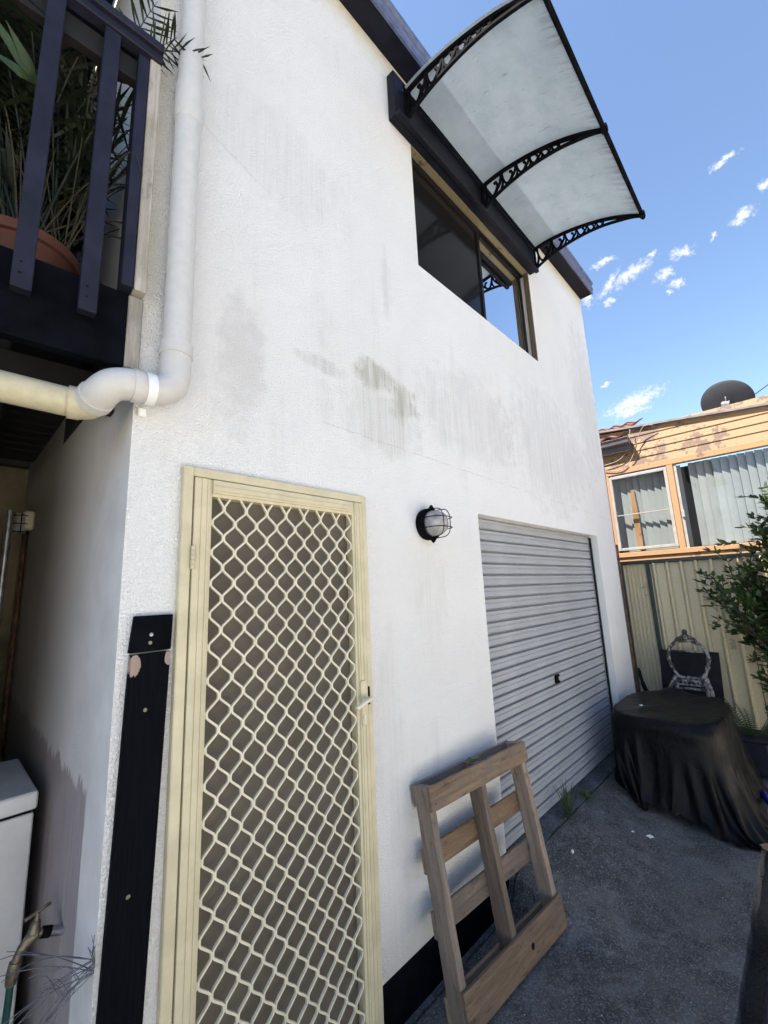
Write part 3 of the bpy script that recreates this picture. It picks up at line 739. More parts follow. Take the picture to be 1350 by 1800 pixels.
# ------------------------------------------------------------------ awning over the window
aw = thing('window_awning', 'curved translucent awning on black scrolled brackets over the upper window', 'awning', (2.85, 0, 4.83))
MB().box(1.785, 3.86, -0.062, -0.001, 4.845, 5.215).build('backing_board', M['fascia'], aw, bevel=.004)
MB().box(1.785, 3.86, -0.098, -0.0625, 4.828, 4.862).build('board_lip', M['fascia'], aw, bevel=.004)
AP = smoothpts([(0, -0.065, 5.105), (0, -0.2, 5.112), (0, -0.36, 5.095), (0, -0.52, 5.060), (0, -0.70, 5.000), (0, -0.86, 4.922), (0, -1.0, 4.832)], 6)
def az(y):
    for a, b in zip(AP, AP[1:]):
        if b.y <= y <= a.y: return a.z + (b.z-a.z)*(y-a.y)/(b.y-a.y)
    return AP[-1].z if y < -0.5 else AP[0].z
BX = (1.895, 2.882, 3.868)
for x0, x1 in ((BX[0]-.03, BX[1]-.004), (BX[1]+.004, BX[2]+.03)):
    m = MB(); n = 20
    for i, p in enumerate(AP):
        for dz in (0.012, 0.016):
            for k in range(n+1): m.v.append(Vector((x0+(x1-x0)*k/n, p.y, p.z + dz + 0.003*noise.noise(Vector((x0+k*.2, p.y*3, 0))))))
    w = n+1
    for i in range(len(AP)-1):
        for k in range(n):
            a = i*2*w+k; m.f.append((a, a+1, a+2*w+1, a+2*w))
    m.build('panel', M['poly'], aw, fix=False, smooth=True)
def bracket_mesh():
    m = MB()
    m.sweep(AP, [(-.0125, -.012), (.0125, -.012), (.0125, .010), (-.0125, .010)], (1, 0, 0))
    low = smoothpts([(0, -0.064, 4.885), (0, -0.2, 4.935), (0, -0.38, 4.962), (0, -0.55, 4.962), (0, -0.70, 4.940), (0, -0.82, 4.905), (0, -0.93, 4.865), (0, -0.99, 4.832)], 5)
    m.sweep(low, [(-.010, -.009), (.010, -.009), (.010, .009), (-.010, .009)], (1, 0, 0))
    m.box(-.014, .014, -.078, -.063, 4.875, 5.115)
    return m, low
bm_, LOW = bracket_mesh()
def lowz(y):
    for a, b in zip(LOW, LOW[1:]):
        if b.y <= y <= a.y: return a.z + (b.z-a.z)*(y-a.y)/(b.y-a.y)
    return LOW[-1].z
scr = MB(); yy = -0.10
for k in range(6):
    w_ = 0.145*(0.84**k); y0, y1 = yy, yy - w_
    g = lambda f, h: (0, y0 + (y1-y0)*f, lowz(y0 + (y1-y0)*f)*(1-h) + az(y0 + (y1-y0)*f)*h)
    s = 0.0085*(0.9**k)
    poly = [(-s, -s), (s, -s), (s, s), (-s, s)]
    scr.sweep(smoothpts([g(0.0, 0.98), g(0.06, 0.55), g(0.28, 0.12), g(0.55, 0.16), g(0.72, 0.42), g(0.66, 0.66), g(0.52, 0.64)], 5), poly, (1, 0, 0))
    scr.sweep(smoothpts([g(0.62, 0.2), g(0.9, 0.5), g(1.02, 0.98)], 4), poly, (1, 0, 0))
    scr.sweep(smoothpts([g(0.06, 0.55), g(0.0, 0.25), g(-.16, 0.04)], 4), poly, (1, 0, 0))
    yy = y1 - 0.006
bmesh_ = bm_.mesh('bracket', M['blacksteel']); smesh_ = scr.mesh('scroll', M['blacksteel'])
for x in BX:
    b = link('bracket', bmesh_, aw); b.location = Vector((x, 0, 0)) - ORG[aw.name]
    s_ = link('scroll', smesh_, b)
MB().tube([(BX[0]-.05, -1.004, 4.838), (BX[2]+.05, -1.004, 4.838)], 0.015, 10).build('front_bar', M['blacksteel'], aw, smooth='auto')
for x in BX:
    MB().box(x-.02, x+.02, -1.026, -.985, 4.815, 4.862).build('bar_clip', M['blacksteel'], aw, bevel=.004)
MB().box(BX[0]-.04, BX[2]+.02, -.090, -.0785, 5.085, 5.135).build('back_rail', M['blacksteel'], aw, bevel=.002)

# ------------------------------------------------------------------ caged bulkhead lamp
lp = thing('bulkhead_lamp', 'round black caged bulkhead lamp on the wall beside the door', 'lamp', (1.915, 0, 2.137))
LC = Vector((1.915, 0, 2.137))
MB().lathe([(0.086, 0.0), (0.090, 0.012), (0.090, 0.040), (0.084, 0.046), (0.070, 0.048)], LC, (0, -1, 0), 28).build('base', M['blacksteel'], lp, smooth='auto')
MB().lathe([(0.072, 0.045), (0.074, 0.065), (0.070, 0.095), (0.056, 0.122), (0.032, 0.137), (0.004, 0.141)], LC, (0, -1, 0), 28).build('globe', M['lamp_glass'], lp, smooth=True)
MB().lathe([(0.012, 0.045), (0.014, 0.06), (0.026, 0.085), (0.024, 0.105), (0.006, 0.116)], LC, (0, -1, 0), 14).build('bulb', M['bulb'], lp, smooth=True)
cg = MB()
ringp = [LC + Vector((0.084*math.cos(a), -0.050, 0.084*math.sin(a))) for a in [2*math.pi*k/32 for k in range(32)]]
cg.tube(ringp, 0.0045, 6, closed=True)
for dx in (-0.03, 0.03):
    h = math.sqrt(.084**2-dx*dx)
    cg.tube(smoothpts([LC+Vector((dx, -.05, -h)), LC+Vector((dx, -.12, -h*.95)), LC+Vector((dx, -.146, -h*.6)), LC+Vector((dx, -.152, 0)), LC+Vector((dx, -.146, h*.6)), LC+Vector((dx, -.12, h*.95)), LC+Vector((dx, -.05, h))], 4), 0.0026, 6)
for dz in (-0.028, 0.028):
    h = math.sqrt(.084**2-dz*dz)
    cg.tube(smoothpts([LC+Vector((-h, -.05, dz)), LC+Vector((-h*.95, -.12, dz)), LC+Vector((-h*.6, -.150, dz)), LC+Vector((0, -.157, dz)), LC+Vector((h*.6, -.150, dz)), LC+Vector((h*.95, -.12, dz)), LC+Vector((h, -.05, dz))], 4), 0.0026, 6)
for sgn in (-1, 1):
    cg.add([LC+Vector((-.032, -.046, sgn*.078)), LC+Vector((.032, -.046, sgn*.078)), LC+Vector((0, -.046, sgn*.108)), LC+Vector((-.032, -.056, sgn*.078)), LC+Vector((.032, -.056, sgn*.078)), LC+Vector((0, -.056, sgn*.108))], [(0,1,2),(3,5,4),(0,3,4,1),(1,4,5,2),(2,5,3,0)])
cg.build('cage', M['blacksteel'], lp, smooth='auto')

# ------------------------------------------------------------------ downpipe
dp = thing('downpipe', 'white plastic downpipe bending at its foot round the wall corner', 'downpipe', (0.505, -0.055, 2.45))
r = 0.046
vp = [(0.505, -0.058, 5.37), (0.505, -0.058, 2.62)]
MB().tube(vp, r, 24).build('pipe', M['pvc'], dp, smooth='auto')
MB().tube([(0.505, -0.058, 3.75), (0.505, -0.058, 3.60), (0.505, -0.058, 3.59)], [r+.004, r+.004, r+.001], 24).build('socket', M['pvc'], dp, smooth='auto')
el = smoothpts([(0.505, -0.058, 2.63), (0.505, -0.058, 2.56), (0.500, -0.060, 2.505), (0.475, -0.061, 2.470), (0.440, -0.062, 2.455), (0.405, -0.062, 2.452)], 6)
MB().tube(el, r+.003, 24).build('elbow', M['pvc'], dp, smooth='auto')
MB().tube([(0.437, -0.062, 2.455), (0.409, -0.062, 2.4525)], r+.007, 24).build('clamp', M['white'], dp, smooth='auto')
for z0, z1 in ((2.50, 2.535), (2.375, 2.405)): MB().box(0.410, 0.436, -0.020, -0.004, z0, z1).build('clamp_lug', M['white'], dp, bevel=.004)
MB().tube([(0.423, -0.021, 2.524), (0.423, -0.016, 2.524)], 0.007, 10).build('bolt', M['rubber'], dp)
MB().tube([(0.505, -0.058, 2.645), (0.505, -0.058, 2.60)], r+.0065, 24).build('collar', M['pvc'], dp, smooth='auto')
MB().tube([(0.400, -0.062, 2.4525), (0.372, -0.062, 2.4515)], r+.0075, 24).build('collar', M['pvc'], dp, smooth='auto')
MB().tube([(0.2955, -0.016, 2.407), (0.2905, 0.012, 2.399)], r+.0075, 24).build('collar', M['pvc'], dp, smooth='auto')
MB().tube([(0.262, 0.0425, 2.390), (0.232, 0.0475, 2.390)], r+.005, 24).build('collar', M['pvc_old'], dp, smooth='auto')
el2 = smoothpts([(0.410, -0.062, 2.452), (0.365, -0.062, 2.450), (0.325, -0.055, 2.437), (0.302, -0.030, 2.415), (0.292, 0.005, 2.400)], 6)
MB().tube(el2, r+.004, 24).build('elbow', M['pvc'], dp, smooth='auto')
el3 = smoothpts([(0.2935, -0.004, 2.402), (0.288, 0.022, 2.396), (0.268, 0.040, 2.390), (0.235, 0.047, 2.390)], 6)
MB().tube(el3, r+.002, 24).build('elbow', M['pvc_old'], dp, smooth='auto')
MB().tube([(0.240, 0.047, 2.390), (-1.3, 0.155, 2.43)], r-.001, 24).build('pipe', M['pvc_old'], dp, smooth='auto')

# ------------------------------------------------------------------ black board beside the door
bb = thing('black_wall_board', 'black painted board screwed to the wall left of the door', 'board', (0.475, 0, 0.0))
MB().add([(0.428,-.020,1.622),(0.548,-.020,1.622),(0.550,-.020,1.730),(0.438,-.020,1.730),(0.428,-.001,1.622),(0.548,-.001,1.622),(0.550,-.001,1.730),(0.438,-.001,1.730)], [(0,1,2,3),(4,7,6,5),(0,4,5,1),(1,5,6,2),(2,6,7,3),(3,7,4,0)]).build('upper_piece', M['black'], bb, bevel=.002)
MB().add([(0.392,-.024,-.03),(0.500,-.024,-.03),(0.546,-.024,1.617),(0.432,-.024,1.617),(0.392,-.001,-.03),(0.500,-.001,-.03),(0.546,-.001,1.617),(0.432,-.001,1.617)], [(0,1,2,3),(4,7,6,5),(0,4,5,1),(1,5,6,2),(2,6,7,3),(3,7,4,0)]).build('lower_piece', M['board'], bb, bevel=.002)
for x, z, mt in ((0.487, 1.672, 'steel'), (0.485, 1.648, 'brass'), (0.480, 1.455, 'brass'), (0.463, 0.975, 'brass'), (0.451, 0.894, 'black')):
    y = -0.020 if z > 1.62 else -0.024
    MB().lathe([(0.006, 0.0), (0.0055, 0.0015), (0.002, 0.0018), (0.0018, 0.0008)], (x, y, z), (0, -1, 0), 12).build('screw', M[mt], bb)

# ------------------------------------------------------------------ deck on the left
dk = thing('timber_deck', 'raised timber deck with blue-black balustrade and fascia beside the wall', 'deck', (0.0, 0.0, 2.5))
DA = R(3.0)
dux = Vector((math.cos(DA), -math.sin(DA), 0)); duy = Vector((math.sin(DA), math.cos(DA), 0)); duz = Vector((0, 0, 1))
D0 = Vector((0.402, -0.028, 0))
def dpt(u, v, z): return D0 - dux*u + duy*v + duz*z
def dbox(u0, u1, v0, v1, z0, z1):
    m = MB(); vs = [dpt(u, v, z) for z in (z0, z1) for u, v in ((u0, v0), (u1, v0), (u1, v1), (u0, v1))]
    return m.add(vs, [(0,3,2,1),(4,5,6,7),(0,1,5,4),(1,2,6,5),(2,3,7,6),(3,0,4,7)])
dbox(0.046, 3.0, 0, 0.045, 2.525, 2.79).build('fascia_beam', M['black'], dk, bevel=.004)
e_ = board_obj('beam_end', M['greytimber'], dk, 0.262, 0.044, 0.044, axes(dpt(0.0225, 0.022, 2.657), (0,0,1), tuple(duy), tuple(-dux)))
for i in range(9):
    dbox(0.02+i*.30, 3.0 if False else 0.02+i*.30+.045, 0.05, 2.2, 2.60, 2.755).build('joist', M['joist'], dk)
dbox(0.02, 3.0, 0.25, 0.30, 2.46, 2.595).build('bearer', M['joist'], dk)
for i in range(16):
    dbox(0.004, 3.0, 0.047+i*.137, 0.047+i*.137+.132, 2.757, 2.785).build('deck_board', M['joist'], dk, bevel=.003)
for u in (0.158, 0.315, 0.472, 0.63):
    b = dbox(u-.024, u+.024, -0.038, -0.001, 2.655, 3.76).build('baluster', M['decknavy'], dk, bevel=.003)
    for dz in (2.70, 2.735):
        MB().tube([dpt(u+.006, -.0385, dz), dpt(u+.006, -.0375, dz)], .004, 8).build('screw_hole', M['rubber'], b)
dbox(0.0, 3.0, -0.045, -0.0015, 3.7615, 3.795).build('rail', M['decknavy'], dk, bevel=.003)
dbox(0.0, 3.0, -0.060, 0.055, 3.7965, 3.83).build('top_rail', M['decknavy'], dk, bevel=.003)
dbox(0.03, 3.0, 0.004, 0.042, 3.665, 3.755).build('inner_rail', M['joist'], dk, bevel=.003)
dbox(0.040, 0.075, -0.03, 0.04, 2.80, 3.755).build('post', M['decknavy'], dk, bevel=.003)
board_obj('post_cover', M['greytimber'], dk, 0.98, 0.075, 0.036, axes(dpt(0.0195, 0.005, 3.285), (0,0,1), tuple(duy), tuple(-dux)))

# rear house that closes the space behind and under the deck
rh = thing('rear_house', 'dim ochre rear wall in the dark space under the deck', 'wall', (-2.0, 2.4, 0))
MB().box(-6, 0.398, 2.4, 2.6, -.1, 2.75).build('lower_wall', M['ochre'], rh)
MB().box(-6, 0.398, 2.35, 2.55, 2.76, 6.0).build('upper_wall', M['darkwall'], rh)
MB().box(-6, 0.345, 0.0, 2.34, 5.30, 5.36).build('shade_roof', M['darkwall'], rh)  # unseen roof, added to keep sun and sky off deck and downpipe
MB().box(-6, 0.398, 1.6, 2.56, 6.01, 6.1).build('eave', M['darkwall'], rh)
MB().box(-.62, -.50, 0.12, 2.395, -.1, 2.45).build('shade_wall', M['darkwall'], rh)  # unseen wall, added to cut side light under the deck
MB().box(-.62, -.50, 0.25, 2.345, 2.80, 5.29).build('shade_screen', M['darkwall'], rh)  # unseen screen, added to darken the deck from the left

# ------------------------------------------------------------------ potted palm on the deck
pp = thing('potted_palm', 'bushy palm in a terracotta pot behind the deck balusters', 'plant', (0.12, 0.30, 2.79))
PC = Vector((0.10, 0.30, 2.79)); PK = 0.80
MB().lathe([(r_, h_*PK) for r_, h_ in ((0.105, 0.0), (0.112, 0.02), (0.150, 0.215), (0.152, 0.22), (0.166, 0.222), (0.170, 0.262), (0.156, 0.265), (0.148, 0.225), (0.02, 0.215))], PC, (0, 0, 1), 32).build('pot', M['terracotta'], pp, smooth='auto')
rnd = random.Random(4)
fr_m, ra_m, dr_m = MB(), MB(), MB()
def frond(base, az_, length, lean, droop, nl, ll, mleaf=fr_m, lw=0.0075, out=False):
    d = Vector((math.cos(az_), math.sin(az_), 0)); p = Vector(base); pts = [p.copy()]; ang = lean; seg = length/16
    for i in range(16):
        ang += droop/16*(0.4+1.2*i/16)
        p = p + (d*math.sin(ang) + Vector((0, 0, 1))*math.cos(ang))*seg; pts.append(p.copy())
    if not out:
        keep = len(pts)
        for i, q_ in enumerate(pts):
            if q_.y < -.02 or q_.x > .385: keep = i; break
        if keep < 5: return
        ra_m.tube(pts[:keep], [0.006*(1-i/18) for i in range(keep)], 5)
    else: ra_m.tube(pts, [0.004*(1-i/18) for i in range(17)], 5)
    for i in range(nl):
        f = 0.28 + 0.72*i/nl; q = f*16; k = min(15, int(q)); b = pts[k].lerp(pts[k+1], q-k); t = (pts[k+1]-pts[k]).normalized()
        side = t.cross(Vector((0, 0, 1)))
        side = side.normalized() if side.length > .1 else Vector((d.y, -d.x, 0))
        for s in (-1, 1):
            L = ll*(0.45+0.9*math.sin(math.pi*min(.97, (f-.2)/.85)))*rnd.uniform(.8, 1.15)
            dirv = (side*s*rnd.uniform(.7, 1.0) + t*rnd.uniform(.45, .9) + Vector((0, 0, rnd.uniform(-.35, .25)))).normalized()
            wv = dirv.cross(Vector((rnd.uniform(-.3, .3), rnd.uniform(-.3, .3), 1))).normalized()*lw*rnd.uniform(.7, 1.2)
            mid = b + dirv*L*.5 + Vector((0, 0, -.01)); tip = b + dirv*L + Vector((0, 0, -L*rnd.uniform(.05, .35)))
            if not out and (tip.y < -.025 or tip.x > .392 or b.y < -.02): continue
            mleaf.add([b-wv*.4, b+wv*.4, mid+wv, tip, mid-wv], [(0,1,2,4),(4,2,3)])
for i in range(34):
    frond(PC + Vector((rnd.uniform(-.08, .08), rnd.uniform(-.08, .08), .2)), rnd.uniform(0, 6.283), rnd.uniform(.75, 1.75), rnd.uniform(.05, .35), rnd.uniform(.6, 1.5), 26, 0.24)
# dense inner growth right behind the rails
for i in range(30):
    frond(PC + Vector((rnd.uniform(-.25, .22), rnd.uniform(-.05, .35), rnd.uniform(.2, .5))), rnd.uniform(0, 6.283), rnd.uniform(.5, 1.0), rnd.uniform(.0, .5), rnd.uniform(.6, 1.8), 20, 0.22)
# the frond that reaches out past the downpipe
frond((0.33, 0.0, 3.74), -0.75, 0.22, 0.55, 0.5, 9, 0.10, lw=.0045, out=True)
frond((0.34, -0.02, 3.80), -0.35, 0.26, 0.75, 0.9, 7, 0.08, lw=.004, out=True)
frond((0.30, 0.05, 3.80), -1.2, 0.25, 0.5, 0.6, 8, 0.10, lw=.005, out=True)
for i in range(60):
    a = rnd.uniform(0, 6.28); b0 = PC + Vector((rnd.uniform(-.1, .12), rnd.uniform(-.12, .1), .21))
    e = b0 + Vector((math.cos(a)*rnd.uniform(.05, .35), math.sin(a)*rnd.uniform(.05, .3), rnd.uniform(.2, .75)))
    dr_m.tube(smoothpts([b0, b0.lerp(e, .5)+Vector((0, 0, .06)), e, e+Vector((math.cos(a)*.06, math.sin(a)*.05, -rnd.uniform(0, .12)))], 3), [.0028]*6+[.0022, .0018, .0014, .001], 4)
fr_m.build('fronds', M['palm'], pp, fix=False); ra_m.build('rachises', M['palm'], pp, smooth=True, fix=False)
dr_m.build('dry_stems', M['dry'], pp, fix=False)
bl = MB()
for (a, L) in ((-2.6, .2), (-2.9, .16), (-2.2, .15), (2.9, .14)):
    b0 = Vector((0.075, 0.02, 3.42)); d = Vector((math.cos(a)*.6, -.2, math.sin(a)*-.5 if a > 0 else .35)).normalized(); w = d.cross(Vector((0, 1, .2))).normalized()*.017
    bl.add([b0, b0+d*L*.4+w, b0+d*L, b0+d*L*.4-w], [(0,1,2,3)])
bl.build('broad_leaves', M['leaf'], pp, fix=False)

# ------------------------------------------------------------------ under the deck: cabinet, tap, hose, weed, fittings
cb = thing('enamel_cabinet', 'off-white enamel cabinet with dusty lid standing under the deck', 'cabinet', (0.05, 0.95, 0))
MB().box(-0.35, 0.352, 0.705, 1.22, 0.02, 1.018).build('body', M['cabinet'], cb, bevel=.012, segs=3)
MB().box(-0.355, 0.360, 0.695, 1.235, 1.030, 1.092).build('lid', M['cabinet'], cb, bevel=.016, segs=3)
MB().box(-0.34, 0.345, 0.712, 1.215, 1.0185, 1.0295).build('seal', M['rubber'], cb)
for x in (-.3, .3): MB().box(x-.03, x+.03, .74, .80, -0.1, .019).build('foot', M['rubber'], cb)

tp = thing('garden_tap', 'tarnished brass garden tap on the side wall next to the cabinet', 'tap', (0.40, 0.365, 0.762))
MB().tube([(0.3995, 0.365, 0.762), (0.366, 0.365, 0.775)], 0.014, 14).build('stub_pipe', M['steel'], tp, smooth='auto')
MB().tube([(0.368, 0.365, 0.774), (0.345, 0.365, 0.783)], 0.0155, 14).build('sleeve', M['rubber'], tp, smooth='auto')
bod = MB().tube(smoothpts([(0.346, .365, .783), (0.330, .365, .785), (0.312, .365, .776), (0.297, .365, .757), (0.288, .365, .735)], 5), [.012]*4+[.0165]*6+[.014]*5+[.0125]*6, 14)
bod.build('body', M['brass'], tp, smooth='auto')
MB().lathe([(.0155, 0), (.017, .006), (.0135, .014), (.0145, .020), (.0115, .030), (.006, .034), (.005, .052)], (0.326, .365, .790), (.12, 0, 1), 14).build('bonnet', M['brass'], tp, smooth='auto')
MB().tube([(0.300, .360, .838), (0.364, .370, .852)], .0048, 10).build('handle', M['brass'], tp, smooth='auto')
MB().tube([(0.2885, .365, .737), (0.284, .365, .712), (0.282, .365, .690), (0.281, .365, .680)], [.0165, .017, .0155, .012], 14).build('hose_fitting', M['brass'], tp, smooth='auto')
hs = thing('garden_hose', 'green garden hose hanging from the tap', 'hose', (0.28, .365, .0))
MB().tube(smoothpts([(0.281, .365, .684), (0.279, .365, .62), (0.272, .362, .45), (0.262, .35, .2), (0.24, .30, .02), (0.1, .2, .012), (-.3, .35, .012)], 6), .0095, 10).build('tube', M['hose'], hs, smooth='auto')

wd = thing('dry_weed', 'thin dry weed stems sprouting from behind the black board', 'weed', (0.395, -0.01, 0.84))
wm = MB(); wr = random.Random(11)
for i in range(16):
    a = wr.uniform(-.75, .12); L = wr.uniform(.10, .30)
    d = Vector((-wr.uniform(.4, .75), wr.uniform(.1, .75), a)).normalized()
    b0 = Vector((0.396, -0.012, 0.842 + wr.uniform(-.015, .02)))
    p1 = b0 + d*L*.35 + Vector((0, 0, .012)); p2 = b0 + d*L*.7 + Vector((wr.uniform(-.02, .02), 0, wr.uniform(-.02, .02))); p3 = b0 + d*L + Vector((0, 0, wr.uniform(-.05, .03)))
    wm.tube(smoothpts([b0, p1, p2, p3], 4), [.0012]*8+[.0009]*5, 4)
    if i % 2: wm.tube(smoothpts([p1, p1+Vector((-.02, .02, .03)), p1+Vector((-.05, .03, .03))], 3), .0007, 4)
for i in range(6):
    b0 = Vector((0.396, -0.014, 0.842)); wm.tube(smoothpts([b0, b0+Vector((wr.uniform(-.012, .004), -.004, .03)), b0+Vector((wr.uniform(-.02, .004), -.006, wr.uniform(.05, .085)))], 3), .0011, 4)
wm.build('stems', M['wire'], wd, fix=False)

lf = thing('wall_lantern', 'small grimy caged lantern high on the side wall under the deck', 'lamp', (0.40, 1.9, 2.2))
MB().box(0.345, 0.3995, 1.87, 1.97, 2.24, 2.36).build('back_box', M['pvc_old'], lf, bevel=.01)
MB().lathe([(.032, 0), (.036, .01), (.036, .10), (.03, .12), (.008, .125)], (0.335, 1.90, 2.22), (0, 0, 1), 18).build('globe', M['lamp_glass'], lf, smooth='auto')
cgm = MB()
for dz in (.0, .05, .10): cgm.tube([(0.335+.042*math.cos(t), 1.90+.042*math.sin(t), 2.225+dz) for t in [k*math.pi/8 for k in range(16)]], .003, 5, closed=True)
for t in range(4): cgm.tube([(0.335+.042*math.cos(t*1.57), 1.90+.042*math.sin(t*1.57), 2.215), (0.335+.042*math.cos(t*1.57), 1.90+.042*math.sin(t*1.57), 2.34)], .003, 5)
cgm.build('cage', M['blacksteel'], lf)
cd = thing('conduit', 'brown conduit running down the side wall from the lantern', 'pipe', (0.385, 2.1, 0))
MB().tube([(0.385, 2.08, 2.26), (0.385, 2.08, 0.0)], .012, 10).build('pipe', M['rust'], cd, smooth=True)
tag(MB().tube([(0.27, 1.75, 2.33), (0.27, 1.75, 0.0)], .017, 12).build('steel_pole', M['steel'], None, smooth='auto'), 'dark steel pole in the shade below the deck', 'pole')

# ------------------------------------------------------------------ pallet
pal = thing('timber_pallet', 'weathered timber pallet leaning on the wall between door and garage', 'pallet', (2.05, -0.25, 0))
ra, rl = R(4.0), R(10.2)
pe1 = Vector((math.cos(ra), -math.sin(ra), 0)); pin = Vector((math.sin(ra), math.cos(ra), 0))
pe2 = pin*math.sin(rl) + Vector((0, 0, 1))*math.cos(rl); pn = pin*math.cos(rl) - Vector((0, 0, 1))*math.sin(rl)   # pn points to the wall
PO = Vector((1.652, -0.283, 0.027)); PWID, PHT = 0.82, 0.875
def ppt(u, v, w): return PO + pe1*u + pe2*v + pn*w
def pboard(name, u0, u1, v0, v1, w0, w1, along, seed, wob=.0030):
    c = ppt((u0+u1)/2, (v0+v1)/2, (w0+w1)/2); U, V, W = u1-u0, v1-v0, w1-w0
    if along == 'u': mt = axes(c, pe1, pe2, pe1.cross(pe2)); return board_obj(name, M['pallet'], pal, U, V, W, mt, .003, wob, seed)
    mt = axes(c, pe2, pn, pe2.cross(pn)); return board_obj(name, M['pallet'], pal, V, W, U, mt, .003, wob, seed)
for i, u in enumerate((0.0, 0.385, 0.780)):
    pboard('stringer', u, u+.040, 0.004, PHT-.002, 0.0205, 0.1085, 'v', i+1)
fb = pboard('front_board', -.004, PWID+.004, 0.0, 0.142, 0.0, 0.020, 'u', 5)
ft = pboard('front_board', -.004, PWID+.004, PHT-.100, PHT, 0.0, 0.020, 'u', 6)
for i, (v0, v1) in enumerate(((0.0, .092), (.285, .385), (.520, .615), (PHT-.09, PHT))):
    pboard('back_board', .001, PWID-.001, v0, v1, 0.109, 0.128, 'u', 8+i)
nl = [(u+.02+dx, v) for u in (0.0, .385, .78) for dx, v in ((-.006, PHT-.028), (.006, PHT-.072), (-.006, .035), (.006, .105))]
for u, v in nl:
    MB().tube([ppt(u, v, -.0012), ppt(u, v, .002)], .0042, 8).build('nail', M['rust'], fb if v < .5 else ft)
for o in [c for p in (fb, ft) for c in p.children]:   # nails were modelled in the thing's frame
    o.matrix_basis = o.parent.matrix_basis.inverted()
kn = MB().lathe([(.012, 0), (.0135, .0012), (.009, .0012), (.008, .0004)], ppt(.50, .068, -.0002), -pn, 18).build('knot', M['rubber'], fb)
kn.matrix_basis = fb.matrix_basis.inverted()
tag(MB().add([ppt(.37, PHT+.004, .06), ppt(.45, PHT+.002, .03), ppt(.47, PHT+.006, .07), ppt(.42, PHT+.012, .10), ppt(.40, PHT+.013, .06)], [(0,1,4),(1,2,4),(2,3,4),(3,0,4)]).build('green_leaf', M['fern'], None, fix=False), 'green leaf lying on top of the pallet', 'leaf')

